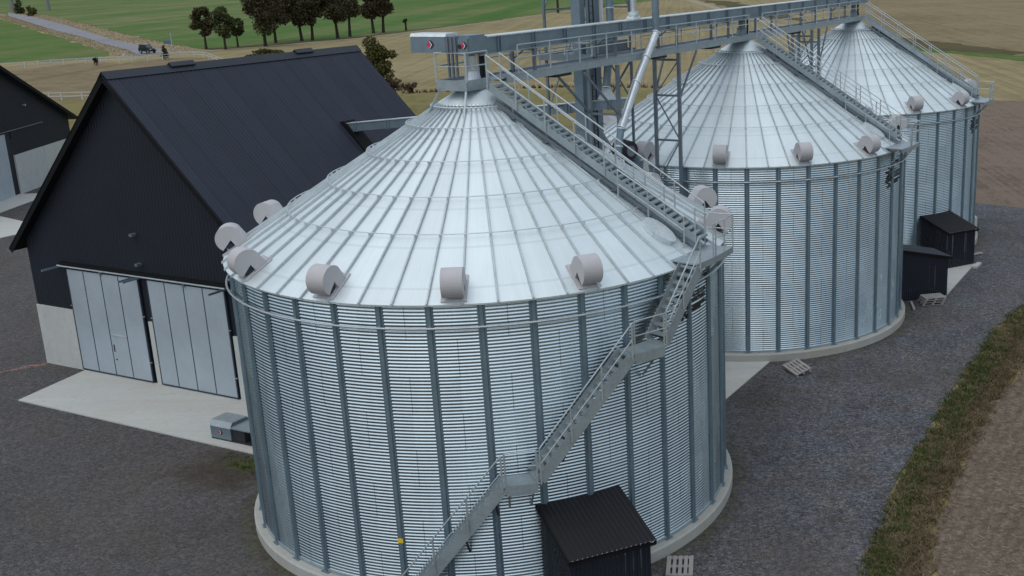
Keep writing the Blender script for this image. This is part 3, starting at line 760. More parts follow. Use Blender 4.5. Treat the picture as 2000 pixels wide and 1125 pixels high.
pl = MB(); op = W(0, 0, 14.6)
pt = thing('head_platform', op, 'small railed steel platform on the top of the nearest silo', 'platform')
rowbox(pl, -1.0, 1.18, -.68, .48, 14.56, 14.60)
for a in ((-1.02, -.98, -.70, .50), (1.16, 1.19, -.70, -.55)): rowbox(pl, a[0], a[1], a[2], a[3], 14.36, 14.70)
rowbox(pl, -.98, 1.19, -.72, -.69, 14.36, 14.70); rowbox(pl, -.98, .30, .49, .52, 14.36, 14.70)
pl.build('deck', MAT['stair'], pt, op)
m = MB(); railing(m, [W(.2, .50, 14.62), W(-1.0, .50, 14.62), W(-1.0, -.70, 14.62), W(1.1, -.70, 14.62)], .95, None, .055, .03); m.build('guard_rail', MAT['rail'], pt, op)
for (s_, v) in ((-.95, -.62), (-.95, .42)):
    q = W(s_, v, 0) - SILO[0]; q.z = 0; dirq = q.normalized(); r2 = 1.62
    m = MB(); e = SILO[0] + dirq * r2; m.beam(W(s_, v, 14.4), Vector((e.x, e.y, rz(r2) + .03)), .06, .06); m.build('leg', MAT['stair'], pt, op)

def frame_tower(name, s, v_, z0, z1, braces, label, struts, group='catwalk support frames'):
    o = W(s, 0, 0); t = thing(name, o, label, 'support frame', group)
    for v in (-v_, v_):
        m = MB(); m.beam(W(s, v, z0), W(s, v, z1), .14, .14, V); m.build('leg', MAT['steel'], t, o)
    m = MB()
    for z in braces: m.beam(W(s, -v_, z), W(s, v_, z), .07, .09)
    for i in range(len(braces) - 1):
        sg = 1 if i % 2 else -1; m.beam(W(s, -v_ * sg, braces[i]), W(s, v_ * sg, braces[i + 1]), .05, .05)
    m.build('bracing', MAT['steel'], t, o)
    for (v, za, ds, zb) in struts:
        m = MB(); m.beam(W(s, v, za), W(s + ds, v, zb), .07, .08); m.build('strut', MAT['steel'], t, o)
frame_tower('support_frame', 14.45, .60, .1, 14.40, [2, 4.3, 6.4, 8.5, 10.52, 12.53, 14.1], 'slender steel frame with V struts standing before the middle silo', [(-.6, 12.6, 1.1, 14.38), (.6, 12.4, 1.9, 14.38)])
frame_tower('support_frame', 8.75, .66, .1, 14.38, [2, 4.3, 6.4, 8.5, 10.5, 12.4], 'steel frame beside the slanting spout behind the nearest silo roof', [(.66, 12.4, -2.6, 14.3), (-.66, 12.4, -2.6, 14.3)])
frame_tower('support_frame', 32.0, .60, .1, 14.38, [2, 4.3, 6.4, 8.5, 10.3, 12.2, 14.0], 'braced steel frame under the catwalk standing close behind the middle silo', [(-.6, 12.2, -.9, 14.38), (.6, 12.2, -1.6, 14.38), (-.6, 12.2, 1.0, 14.38)])
frame_tower('support_frame', 33.15, .62, .1, 14.38, [2, 4.3, 6.4, 8.5, 10.3, 12.2, 13.6], 'braced steel frame under the catwalk nearest to the farthest silo', [(.62, 12.2, 1.5, 14.38), (-.62, 12.2, 1.2, 14.38)])

# elevator
o = W(12.7, -3.0, 0)
ev = thing('bucket_elevator', o, 'tall twin leg grain elevator rising out of the top of the picture', 'elevator')
for s_ in (12.05, 13.28):
    m = MB(); rowbox(m, s_ - .21, s_ + .21, -3.24, -2.80, 0, 27)
    z = 1.0
    while z < 27: rowbox(m, s_ - .25, s_ + .25, -3.28, -2.76, z, z + .05); z += 2.05
    m.build('leg', MAT['conv'], ev, o)
m = MB(); rowbox(m, 11.6, 13.7, -3.5, -2.5, 27, 28.5); m.build('head', MAT['conv'], ev, o)
m = MB(); rowbox(m, 11.5, 13.8, -3.5, -2.5, 0, 1.2); m.build('boot', MAT['conv'], ev, o)
m = MB()
for (s_, v) in ((11.2, -4.2), (14.3, -4.2), (14.3, -1.7)): m.beam(W(s_, v, 0), W(s_, v, 27), .10, .10, V)
for z in (4, 8, 12.2, 16.4, 20.6):
    m.beam(W(11.2, -4.2, z), W(14.3, -4.2, z), .06, .06); m.beam(W(14.3, -4.2, z), W(14.3, -1.7, z), .06, .06)
    m.beam(W(11.2, -4.2, z), W(14.3, -4.2, z + 4), .05, .05); m.beam(W(14.3, -1.7, z), W(14.3, -4.2, z + 4), .05, .05)
m.build('mast', MAT['steel'], ev, o)
m = MB()
for s_ in (12.5, 12.84): m.beam(W(s_, -2.72, 1), W(s_, -2.72, 27), .04, .04, V)
z = 1.2
while z < 26: m.beam(W(12.5, -2.72, z), W(12.84, -2.72, z), .025, .025); z += .3
m.build('ladder', MAT['dark'], ev, o)
m = MB(); rowbox(m, 13.56, 13.68, -2.9, -2.7, 15.7, 17.4); m.build('cable_box', MAT['whitemark'], ev, o)
m = MB(); rowbox(m, 10.9, 14.9, -4.4, -1.75, 14.42, 14.47)
for a in ((10.9, 14.9, -1.78, -1.74), (10.9, 14.9, -4.42, -4.38)): rowbox(m, a[0], a[1], a[2], a[3], 14.30, 14.58)
for a in ((10.88, 10.92, -4.4, -1.76), (14.88, 14.92, -4.4, -1.76)): rowbox(m, a[0], a[1], a[2], a[3], 14.30, 14.58)
pf = m.build('platform', MAT['steel'], ev, o)
m = MB(); railing(m, [W(10.9, -1.76, 14.5), W(10.9, -4.4, 14.5), W(14.9, -4.4, 14.5), W(14.9, -1.76, 14.5)], 1.0, 1.3); m.build('guard_rail', MAT['rail'], pf, o)
for s_, v in ((11.0, -1.8), (14.8, -1.8)):
    m = MB(); m.beam(W(s_, v, 14.3), W(s_ + (1.0 if s_ < 12 else -1.2), -2.8, 12.0), .08, .08); m.build('knee_brace', MAT['steel'], ev, o)
m = MB(); rowbox(m, 11.6, 14.2, -2.2, -1.8, 14.47, 15.0); rowbox(m, 12.2, 12.7, -2.4, -1.9, 15.0, 15.35); m.build('drive_unit', MAT['steel'], ev, o)

# inclined conveyor from the barn roof
o = W(12.5, -17.1, 10.6)
ic = thing('inclined_conveyor', o, 'grey enclosed conveyor sloping up from the black barn roof to the elevator', 'conveyor')
a_, b_ = W(12.5, -17.3, 10.62), W(12.5, -.75, 12.42)
m = MB(); m.beam(a_, b_, .42, .40)
for i in range(8):
    q = a_.lerp(b_, (i + .5) / 8); d_ = (b_ - a_).normalized()
    for e in (-.08, .08): m.obox(q + d_ * e, d_ * .02, U * .25, Z * .235)
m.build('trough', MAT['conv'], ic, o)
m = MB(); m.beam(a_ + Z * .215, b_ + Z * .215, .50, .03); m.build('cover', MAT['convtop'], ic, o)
hq = W(12.5, -2.0, 12.5)
m = MB(); m.tube([hq + Z * .02, hq + Z * .5], [.42, .16], 4); m.build('hopper', MAT['convtop'], ic, o)

def spout(label, pts, r, group, flange=True, name='grain_spout', mat='tube'):
    o = Vector(pts[-1]); t = thing(name, o, label, 'spout pipe', group)
    m = MB(); m.tube(pts, r, 14); m.build('pipe', MAT[mat], t, o, smooth=False)
    f = MB()
    for i in range(len(pts) - 1):
        a, b = Vector(pts[i]), Vector(pts[i + 1]); L = (b - a).length; d_ = (b - a).normalized(); n = max(1, int(L / 1.3))
        for j in range(n + 1):
            q = a + (b - a) * (j / max(n, 1)); f.tube([q - d_ * .025, q + d_ * .025], r + .028, 14)
    f.build('clamp', MAT['convtop'], t, o)
    return t
spout('vertical grain pipe dropping past the catwalk then slanting down to the left', [W(11.86, .85, 27), W(11.86, .85, 18), W(11.86, .85, 15.45)], .155, 'grain pipes at the elevator', mat='conv')
spout('bright slanting grain pipe running down beside the middle silo roof', [W(11.83, .85, 15.42), W(9.95, .85, 13.57), W(8.55, .85, 11.9)], .165, 'grain pipes at the elevator')
spout('lower darker end of the slanting grain pipe above the black duct', [W(8.53, .85, 11.88), W(8.30, .85, 11.2), W(8.05, .85, 10.2)], .15, 'grain pipes at the elevator', mat='conv')
spout('vertical grey pipe behind the conveyor between elevator and silo', [W(13.05, -2.0, 27), W(13.05, -2.0, 15.1), W(12.75, -2.0, 14.2), W(12.5, -2.0, 13.05)], .17, 'grain pipes at the elevator', mat='conv')
spout('short wide pipe ending in a flanged inlet on top of the conveyor', [W(11.5, 0, 27), W(11.5, 0, 16.28)], .13, 'grain pipes at the elevator', mat='tube')
# duct, hopper below the slanting pipe
o = W(8.9, .8, 10.6)
bl = thing('aspiration_fan', o, 'black round fan housing with a grey duct hopper behind the nearest silo', 'fan')
m = MB(); m.tube([W(8.75, 1.12, 10.95), W(9.05, .45, 11.0)], .40, 20); m.build('casing', MAT['dark'], bl, o)
m = MB(); m.tube([W(8.72, 1.19, 10.95), W(8.74, 1.13, 10.95)], .22, 16); m.build('intake', MAT['steel'], bl, o)
m = MB(); m.tube([W(9.0, .8, 11.0), W(9.55, .8, 10.75), W(9.75, .8, 10.35)], .22, 12); m.tube([W(9.75, .8, 10.4), W(9.75, .8, 10.0)], [.36, .30], 14); m.build('duct', MAT['conv'], bl, o)
m = MB(); m.beam(W(8.95, .8, .1), W(8.95, .8, 10.6), .10, .10, V); m.build('post', MAT['steel'], bl, o)
spt = MB(); spt.tube([W(10.05, .95, 10.35), W(10.15, .95, 9.8), W(10.05, .95, 8.4)], [.24, .24, .18], 12)
tag(spt.build('loading_pipe', MAT['convtop'], None, W(10.1, .95, 8.4)), 'short pale loading pipe hanging beside the black fan', 'pipe')

# ------------------------------------------------------------------ main barn
ob = BW(7.75, 7.5, 0); BROT = math.atan2(BN.y, BN.x)
bt = thing('black_barn', ob, 'large black steel barn with steep roof and two grey sliding doors', 'barn', None, BROT)
BL, BWID, RIDGE, RS = 14.9, 15.5, 14.22, 1.0
def bz(s): return RIDGE - .26 - RS * abs(s - 7.75)
def bbuild(m, name, mat, parent=bt, smooth=False): return m.build(name, MAT[mat] if isinstance(mat, str) else mat, parent, ob, smooth, True, BROT)
def bbox(m, s0, s1_, a0, a1, z0, z1): return m.obox(BW((s0 + s1_) / 2, (a0 + a1) / 2, (z0 + z1) / 2), BD * (s1_ - s0) / 2, BN * (a1 - a0) / 2, Z * (z1 - z0) / 2)
def gable(m, a, sgn, s0, s1_, zf, pitch=.2, dep=.03, zlow=0.0):
    n = int(round((s1_ - s0) / pitch)); xs = []
    for i in range(n):
        x = s0 + i * (s1_ - s0) / n; pz = (s1_ - s0) / n
        xs += [(x, 0), (x + pz * .45, 0), (x + pz * .58, dep * .6), (x + pz * .87, dep * .6)]
    xs.append((s1_, 0))
    zl = zlow if callable(zlow) else (lambda s: zlow)
    pts = [q for x, d in xs for q in (BW(x, a + sgn * d, zl(x)), BW(x, a + sgn * d, zf(x)))]
    m.add(pts, [(2 * i, 2 * i + 2, 2 * i + 3, 2 * i + 1) for i in range(len(xs) - 1)])
m = MB()
gable(m, 0.0, -1, 0, 2.66, bz, zlow=3.06); gable(m, 0.0, -1, 2.66, 12.88, bz, zlow=5.1); gable(m, 0.0, -1, 12.88, 15.5, bz, zlow=3.06)
gable(m, -.0, -1, 7.52, 8.06, lambda s: 5.1, .18, zlow=3.1)
gable(m, BL, 1, 0, 15.5, bz)
for s_ in (0.0, 15.5):
    m.add([BW(s_, 0, 3.0), BW(s_, BL, 3.0), BW(s_, BL, bz(s_)), BW(s_, 0, bz(s_))], [(0, 1, 2, 3)])
bbuild(m, 'cladding', 'blackclad')
m = MB(); bbox(m, -.01, 2.66, -.06, .14, 0, 3.06); bbox(m, 7.74, 8.02, -.10, .14, 0, 3.1); bbox(m, 12.98, 13.25, -.10, .14, 0, 3.06); bbox(m, 13.25, 15.51, -.06, .14, 0, 3.06)
bbox(m, -.01, .16, .14, BL, 0, 3.0); bbox(m, 15.34, 15.51, .14, BL, 0, 3.0)
bbuild(m, 'plinth_panel', 'panelconc')
m = MB(); bbox(m, 2.5, 13.0, .02, .06, 0, 5.2); bbuild(m, 'door_reveal', 'dark')
# roof slopes of trapezoidal sheet
def slope(sgn):
    m = MB(); pitch = .2; a0, a1 = -.52, 15.32; n = int((a1 - a0) / pitch); L = 8.3
    nr = Vector((0, 0, 1)); xs = []
    for i in range(n):
        x = a0 + i * (a1 - a0) / n; pz = (a1 - a0) / n
        xs += [(x, 0), (x + pz * .5, 0), (x + pz * .66, .018), (x + pz * .86, .018)]
    xs.append((a1, 0)); pts = []
    for x, h in xs:
        for q in (0.0, L):
            pts.append(BW(7.75 + sgn * q, x, RIDGE - RS * q + h))
    m.add(pts, [(2 * i, 2 * i + 1, 2 * i + 3, 2 * i + 2) for i in range(len(xs) - 1)])
    return m
for sg in (-1, 1):
    r_ = bbuild(slope(sg), 'roof', 'blackroof')
    m = MB()
    a, b = BW(7.75, 0, RIDGE), BW(7.75 + sg * 8.28, 0, RIDGE - RS * 8.28)
    for al in (-.47, 15.30):
        m.beam(a + BN * al - Z * .17, b + BN * al - Z * .17, .05, .26)
    m.beam(BW(7.75 + sg * 8.26, -.47, RIDGE - RS * 8.26 - .12), BW(7.75 + sg * 8.26, 15.3, RIDGE - RS * 8.26 - .12), .16, .16)
    m.add([BW(7.75, -.44, RIDGE - .24), BW(7.75 + sg * 8.25, -.44, RIDGE - RS * 8.25 - .24), BW(7.75 + sg * 8.25, 15.25, RIDGE - RS * 8.25 - .24), BW(7.75, 15.25, RIDGE - .24)], [(0, 1, 2, 3)])
    bbuild(m, 'fascia', 'fascia')
m = MB()
for sg in (-1, 1):
    q = [BW(7.75, -.48, RIDGE + .085), BW(7.75, 15.34, RIDGE + .085), BW(7.75 + sg * .30, 15.34, RIDGE - .30 + .075), BW(7.75 + sg * .30, -.48, RIDGE - .30 + .075)]
    m.add(q, [(0, 1, 2, 3)])
bbuild(m, 'ridge_cap', 'ridge')
for a0, a1 in ((3.0, 4.35), (10.7, 11.9)):
    m = MB(); m.prism([(-.20, -.10), (0, .07), (.20, -.10), (.18, -.14), (0, .02), (-.18, -.14)], BW(7.75, a0, RIDGE + .12), BD, Z, BN * (a1 - a0)); bbuild(m, 'ridge_vent', 'ridge')
    m = MB(); bbox(m, 7.62, 7.88, a0 + .06, a1 - .06, RIDGE - .3, RIDGE + .08); bbuild(m, 'vent_throat', 'fascia')
# conveyor entry box in the roof
m = MB(); m.prism([(11.0, 10.96), (11.28, 11.02), (12.5, 9.62), (12.5, 9.45)], BW(0, 9.86, 0), BD, Z, BN * .8)
bbuild(m, 'roof_hatch_box', 'fascia')
m = MB(); bbox(m, 11.05, 11.35, 9.9, 10.6, 10.55, 10.9); bbuild(m, 'hatch_opening', 'fascia')
# sliding doors
for (d0, d1, seams, wicket) in ((2.74, 7.50, (3.88, 5.06, 6.22), True), (8.10, 12.84, (9.19, 10.38, 11.54), False)):
    m = MB(); bbox(m, d0, d1, -.13, -.07, .17, 5.08); dr = bbuild(m, 'sliding_door', 'door')
    m = MB()
    for s_ in seams: bbox(m, s_ - .026, s_ + .026, -.137, -.128, .17, 5.08)
    bbox(m, d0, d1, -.14, -.128, .13, .20)
    for s_ in (d0, d1): bbox(m, s_ - .03, s_ + .03, -.14, -.06, .17, 5.08)
    bbuild(m, 'panel_seam', 'doorseam', dr)
    m = MB(); bbox(m, (d0 + d1) / 2 - .07, (d0 + d1) / 2 + .07, -.2, -.11, 5.06, 5.2); bbuild(m, 'hanger', 'steel', dr)
    if wicket:
        m = MB(); bbox(m, 5.14, 6.20, -.15, -.128, 2.16, 2.21); bbuild(m, 'wicket_frame', 'convtop', dr)
        m = MB(); bbox(m, 5.25, 5.30, -.17, -.128, .95, 1.0); bbox(m, 5.20, 5.24, -.16, -.128, 1.35, 1.7); bbuild(m, 'handle', 'dark', dr)
m = MB(); m.tube([BW(2.2, -.16, 5.22), BW(12.98, -.16, 5.22)], .05, 8); bbuild(m, 'door_track', 'rail')
m = MB(); bbox(m, 2.4, 13.1, -.22, 0, 5.30, 5.42); bbuild(m, 'track_canopy', 'fascia')
for s_ in (2.25, 7.42, 7.68, 12.92):
    m = MB(); m.beam(BW(s_, -.1, 5.17), BW(s_, -1.0, 5.17), .06, .09); bbuild(m, 'door_stop', 'conv')
for s_, z in ((7.69, 7.14), (7.76, 5.78)):
    m = MB(); bbox(m, s_ - .09, s_ + .09, -.28, -.02, z - .06, z + .06); bbuild(m, 'wall_lamp', 'steel')
for z in (1.1, 3.3):
    for s_ in (2.70, 7.56, 8.08, 12.90):
        m = MB(); bbox(m, s_ - .05, s_ + .05, -.16, -.1, z, z + .04); bbuild(m, 'latch', 'rail')

# ------------------------------------------------------------------ far left barn
B2 = Vector((-57.85, 97.95, 0)); E2 = Vector((-.06, .998, 0)); N2 = Vector((.998, .06, 0))
def FW(t, a, z=0.0): return B2 + E2 * t - N2 * a + Z * z      # a goes back into the building
b2 = thing('black_barn', FW(-2.5, 8), 'lower black steel barn at the left edge with pale concrete base', 'barn')
o2 = b2.location
def fz(t): return 5.35 + .475 * (10.9 - t) if t > -2.5 else 5.35 + .475 * (13.4) - .475 * (-2.5 - t)
m = MB()
def fg(t0, t1, zl, zf, pitch=.2):
    n = int(round((t1 - t0) / pitch)); xs = []
    for i in range(n):
        x = t0 + i * (t1 - t0) / n; pz = (t1 - t0) / n; xs += [(x, 0), (x + pz * .45, 0), (x + pz * .58, .018), (x + pz * .87, .018)]
    xs.append((t1, 0)); pts = [q for x, d in xs for q in (FW(x, -d, zl), FW(x, -d, zf(x)))]
    m.add(pts, [(2 * i, 2 * i + 2, 2 * i + 3, 2 * i + 1) for i in range(len(xs) - 1)])
fg(.02, 10.9, 3.45, fz); fg(-6.5, .02, 5.45, fz); fg(-15.9, -6.5, 0, fz)
m.add([FW(10.9, 0, 3.4), FW(10.9, 22, 3.4), FW(10.9, 22, 5.3), FW(10.9, 0, 5.3)], [(0, 1, 2, 3)])
m.build('cladding', MAT['blackclad'], b2, o2)
m = MB()
for a, b in ((.0, 5.2), (5.24, 10.92)): m.obox(FW((a + b) / 2, .0, 1.72), E2 * (b - a) / 2, N2 * .08, Z * 1.73)
m.obox(FW(10.82, 11, 1.7), E2 * .1, N2 * 11, Z * 1.7)
m.build('plinth_panel', MAT['panelconc'], b2, o2)
m = MB(); m.obox(FW(-3.7, .0, 2.70), E2 * 2.7, N2 * .05, Z * 2.70); m.build('door', MAT['door'], b2, o2)
m = MB(); m.obox(FW(-.45, .08, 2.7), E2 * .46, N2 * .03, Z * 2.72); m.build('door_reveal', MAT['blackclad'], b2, o2)
m = MB(); m.obox(FW(1.8, -.05, 5.56), E2 * 4.0, N2 * .05, Z * .03); m.build('door_track', MAT['steel'], b2, o2)
m = MB(); m.obox(FW(2.98, -.12, 7.42), E2 * .10, N2 * .12, Z * .07); m.build('wall_lamp', MAT['rail'], b2, o2)
for t0, t1 in ((-2.5, 11.6), (-16.6, -2.5)):
    m = MB(); z0, z1 = fz(t0) + .3, fz(t1) + .3
    if t0 == -2.5: z0, z1 = fz(-2.49) + .3, 5.35 + .475 * (10.9 - 11.6) + .3
    else: z0, z1 = fz(-15.9) + .3 - .33, fz(-2.51) + .3
    q = [FW(t0, -.55, z0), FW(t1, -.55, z1), FW(t1, 22, z1), FW(t0, 22, z0)]
    m.add(q + [v_ - Z * .28 for v_ in q], [(0, 1, 2, 3), (7, 6, 5, 4), (0, 4, 5, 1), (1, 5, 6, 2), (2, 6, 7, 3), (3, 7, 4, 0)])
    m.build('roof', MAT['blackroof'], b2, o2)
    m = MB(); m.beam(FW(t0, -.57, z0 - .16), FW(t1, -.57, z1 - .16), .05, .30); m.build('fascia', MAT['fascia'], b2, o2)

# ------------------------------------------------------------------ lean-to sheds
def shed(c, ang, r0, r1, wid, zl, zh, label, roofmat, offt=0.0, group='small black sheds at the silos'):
    rd, tg = frame(R(ang)); mid = c + rd * (r0 + r1) / 2 + tg * offt; rot = math.atan2(tg.y, tg.x)
    t = thing('lean_to_shed', (mid.x, mid.y, 0), label, 'shed', group, rot); o = Vector((mid.x, mid.y, 0))
    def Q(r, x, z): return c + rd * r + tg * (offt + x) + Z * z
    def zz(r): return zh + (zl - zh) * (r - r0) / (r1 - r0)
    m = MB(); h = wid / 2
    def cor(pa, pb, za, zb, out):
        L = (pb - pa).length; n = max(2, int(L / .12)); d = (pb - pa) / n
        for i in range(n):
            for f0, f1, e in ((0, .5, 0), (.5, 1, .014)):
                a = pa + d * (i + f0); b = pa + d * (i + f1); ta, tb = za + (zb - za) * (i + f0) / n, za + (zb - za) * (i + f1) / n
                ob_ = out * e; m.add([a + ob_, b + ob_, b + ob_ + Z * tb, a + ob_ + Z * ta], [(0, 1, 2, 3)])
    cor(Q(r1, -h, .05), Q(r1, h, .05), zl - .14, zl - .14, rd)
    cor(Q(r0, -h, .05), Q(r1, -h, .05), zh - .14, zl - .14, -tg); cor(Q(r1, h, .05), Q(r0, h, .05), zl - .14, zh - .14, tg)
    m.build('wall', MAT['blackclad'], t, o, False, False, rot)
    m = MB(); n = int(wid / .13); hh = h + .10; ra, rb = r0 - .12, r1 + .20
    pts = []; xs = []
    for i in range(n):
        x = -hh + i * 2 * hh / n; pz = 2 * hh / n; xs += [(x, 0), (x + pz * .45, 0), (x + pz * .6, .032), (x + pz * .85, .032)]
    xs.append((hh, 0))
    for x, e in xs:
        for r in (ra, rb): pts += [Q(r, x, zz(r) + e)]
    m.add(pts, [(2 * i, 2 * i + 1, 2 * i + 3, 2 * i + 2) for i in range(len(xs) - 1)])
    rf = m.build('roof', MAT[roofmat], t, o, False, False, rot)
    m = MB()
    for x in (-hh, hh): m.beam(Q(ra, x, zz(ra) - .05), Q(rb, x, zz(rb) - .05), .03, .14)
    m.beam(Q(rb - .02, -hh, zz(rb) - .09), Q(rb - .02, hh, zz(rb) - .09), .03, .09); m.beam(Q(ra, -hh, zz(ra) - .05), Q(ra, hh, zz(ra) - .05), .03, .1)
    m.build('trim', MAT['fascia'], rf, o, False, True, rot)
    m = MB()
    for i in range(n): m.obox(Q(rb - .03, -hh + (i + .72) * 2 * hh / n, zz(rb) + .012), rd * .012, tg * .024, Z * .010)
    m.build('profile_filler', MAT['whitemark'] if roofmat == 'shedroof' else MAT['fascia'], rf, o, False, True, rot)
    return t, Q
shed(SILO[0], 26.2, 8.20, 10.62, 2.45, 2.42, 2.95, 'black corrugated shed against the nearest silo below the stair', 'shedroof')
shed(SILO[2], 29.2, 8.15, 10.55, 2.20, 2.40, 2.98, 'black shed against the farthest silo standing behind a smaller shed', 'shedroof', .35)
_, Q2 = shed(SILO[1], 107.5, 8.30, 11.30, 1.85, 2.36, 3.0, 'black shed with grey roof between the middle and farthest silos', 'shedroofgrey', -.85)

# fan box on the slab beside the front silo
o = Vector((-18.4, 42.1, .11)); rd = V.copy(); dp = U.copy()
tb = thing('conveyor_tail_box', o, 'galvanised conveyor drive box with red emblem lying on the barn apron', 'machine box')
x0 = Vector((-19.42, 42.86, .17))
m = MB(); m.prism([(0, 0), (1.02, 0), (1.02, .52), (.90, .70), (.12, .70), (0, .52)], x0, U, Z, V * 1.10); bo = m.build('cover', MAT['conv'], tb, o)
m = MB(); m.prism([(-.02, .50), (.12, .72), (.90, .72), (1.04, .50), (.90, .705), (.12, .705)], x0 - V * .02, U, Z, V * 1.14); m.build('lid', MAT['tail_lid'], tb, o)
m = MB(); m.obox(x0 + V * 1.45 + U * .48 + Z * .24, V * .34, U * .42, Z * .24); m.build('gearbox', MAT['dark'], tb, o)
m = MB(); m.obox(x0 + V * 1.75 + U * .48 + Z * .53, V * .65, U * .47, Z * .03); m.obox(x0 + V * 1.75 + U * .9 + Z * .40, V * .6, U * .04, Z * .1); m.build('cover_plate', MAT['stair'], tb, o)
m = MB(); m.obox(x0 + V * 1.3 + U * .5 - Z * .03, V * 1.3, U * .5, Z * .03); m.build('skid', MAT['dark'], tb, o)
diamond_logo(bo, x0 + V * .50 + Z * .28 - U * .003, V, Z, .11, -U, o)

# ------------------------------------------------------------------ pallets and bits
def pallet(name, c, rot, label, tilt=(0, 0)):
    t = thing('wooden_pallet', c, label, 'pallet', 'weathered pallets on the gravel', rot); 
    t.rotation_euler = (tilt[0], tilt[1], rot)
    m = MB()
    for i in range(5): m.box((-.6, -.40 + i * .175, .122), (.6, -.29 + i * .175 + (.02 if i in (0, 4) else 0), .144))
    m.build('deck_board', MAT['wood'], t)
    m = MB()
    for x in (-.52, 0, .52): m.box((x - .07, -.40, .10), (x + .07, .42, .121))
    m.build('cross_board', MAT['wood'], t)
    m = MB()
    for x in (-.52, 0, .52):
        for y in (-.34, 0, .35): m.box((x - .07, y - .05, .022), (x + .07, y + .05, .099))
    for y in (-.34, 0, .35): m.box((-.6, y - .05, 0), (.6, y + .05, .021))
    m.build('block', MAT['wood'], t)
    return t
pallet('p', (-.42, 31.72, .07), R(88), 'weathered pallet on gravel beside the nearest black shed')
pallet('p', (4.92, 49.2, .20), R(-62), 'tilted weathered pallet leaning by the middle silo foundation', (R(14), R(6)))
for i in range(3): pallet('p', (13.25 + .05 * i, 59.55 - .04 * i, .07 + i * .145), R(8 + 2 * i), ['lowest pallet of the stack by the grey roofed shed', 'middle pallet of the stack by the grey roofed shed', 'topmost pallet of the stack by the grey roofed shed'][i])
m = MB(); m.beam((12.2, 59.7, .12), (12.1, 58.3, .12), .12, .1); tag(m.build('timber_post', MAT['wood'], None, (12.15, 59, .07)), 'short timber post lying on gravel beside the middle silo', 'timber')
m = MB(); m.beam((17.35, 66.55, .14), (17.9, 67.45, .14), .28, .14); tag(m.build('kerb_stone', MAT['panelconc'], None, (17.6, 67, .07)), 'pale concrete block lying at the corner of the shed slab', 'concrete block')
m = MB(); m.tube([(19.1, 74.2, .08), (19.1, 74.2, 1.5)], .30, 12); m.tube([(19.1, 74.2, 1.5), (19.1, 74.2, 1.68)], [.30, .1], 12); tag(m.build('white_tank', MAT['white'], None, (19.1, 74.2, .08)), 'white upright tank half hidden behind the far black shed', 'tank')
m = MB(); m.beam((17.9, 69.6, .12), (18.7, 70.0, .16), .25, .06); tag(m.build('timber_board', MAT['wood'], None, (18.3, 69.8, .07)), 'grey board lying on gravel behind the far black shed', 'board')
# ------------------------------------------------------------------ vegetation
MAT['bark'] = plain('dark_bark', (.045, .038, .032), .9, 0, .1, .25)
MAT['palebark'] = plain('grey_bark', (.20, .20, .21), .9, 0, .1, .25)
MAT['leaf_brown'] = mat_leaf('dark_copper_leaves', [(.15, (.020, .021, .011)), (.42, (.046, .042, .021)), (.68, (.078, .066, .034)), (.95, (.135, .105, .055))])
MAT['leaf_green'] = mat_leaf('dull_green_leaves', [(.15, (.020, .028, .012)), (.45, (.048, .062, .024)), (.72, (.085, .096, .038)), (.95, (.13, .12, .055))])
MAT['leaf_olive'] = mat_leaf('olive_leaves', [(.15, (.024, .028, .008)), (.45, (.060, .062, .018)), (.72, (.11, .105, .034)), (.95, (.165, .14, .06))])
MAT['leaf_dry'] = mat_leaf('dry_brown_leaves', [(.15, (.03, .02, .012)), (.5, (.075, .05, .03)), (.9, (.14, .10, .06))])
MAT['blade'] = mat_leaf('verge_grass_blades', [(.12, (.016, .028, .008)), (.36, (.044, .060, .018)), (.52, (.078, .074, .030)), (.70, (.125, .088, .046)), (.97, (.32, .27, .17))])
MAT['blade_dry'] = mat_leaf('dry_grass_blades', [(.12, (.09, .075, .04)), (.5, (.20, .165, .095)), (.95, (.34, .29, .19))])
MAT['blade_green'] = mat_leaf('weed_blades', [(.2, (.020, .044, .010)), (.6, (.050, .085, .020)), (.95, (.13, .15, .05))])
MAT['straw'] = plain('pale_straw', (.34, .30, .22), .9, 0, .1, .3)

def quads(cent, size, flat=.0, asp=1.5, rg=rng):
    n = len(cent); a = rg.normal(size=(n, 3)); a /= np.linalg.norm(a, axis=1)[:, None]
    b = rg.normal(size=(n, 3)); b -= a * (a * b).sum(1)[:, None]; b /= np.linalg.norm(b, axis=1)[:, None]
    s_ = (size * rg.uniform(.6, 1.3, n))[:, None]
    v = np.stack([cent - a * s_ * asp / 2, cent + b * s_ / 2, cent + a * s_ * asp / 2, cent - b * s_ / 2], 1).reshape(-1, 3)
    f = np.arange(4 * n).reshape(n, 4)
    return v, f
def crown(blobs, n, size, rg):
    vol = np.array([b[1][0] * b[1][1] * b[1][2] for b in blobs]) ** .7; pick = rg.choice(len(blobs), n, p=vol / vol.sum())
    d = rg.normal(size=(n, 3)); d /= np.linalg.norm(d, axis=1)[:, None]
    r = rg.uniform(.25, 1.0, n) ** .5 * (1 + .10 * rg.normal(size=n))
    C = np.array([b[0] for b in blobs])[pick]; S = np.array([b[1] for b in blobs])[pick]
    return quads(C + d * S * r[:, None], size, rg=rg)
def mesh_obj(name, v, f, mat, parent=None):
    me = bpy.data.meshes.new(name); me.from_pydata(v.tolist(), [], f.tolist()); me.materials.append(mat)
    o = bpy.data.objects.new(name, me); COL.objects.link(o)
    if parent is not None: o.parent = parent
    return o
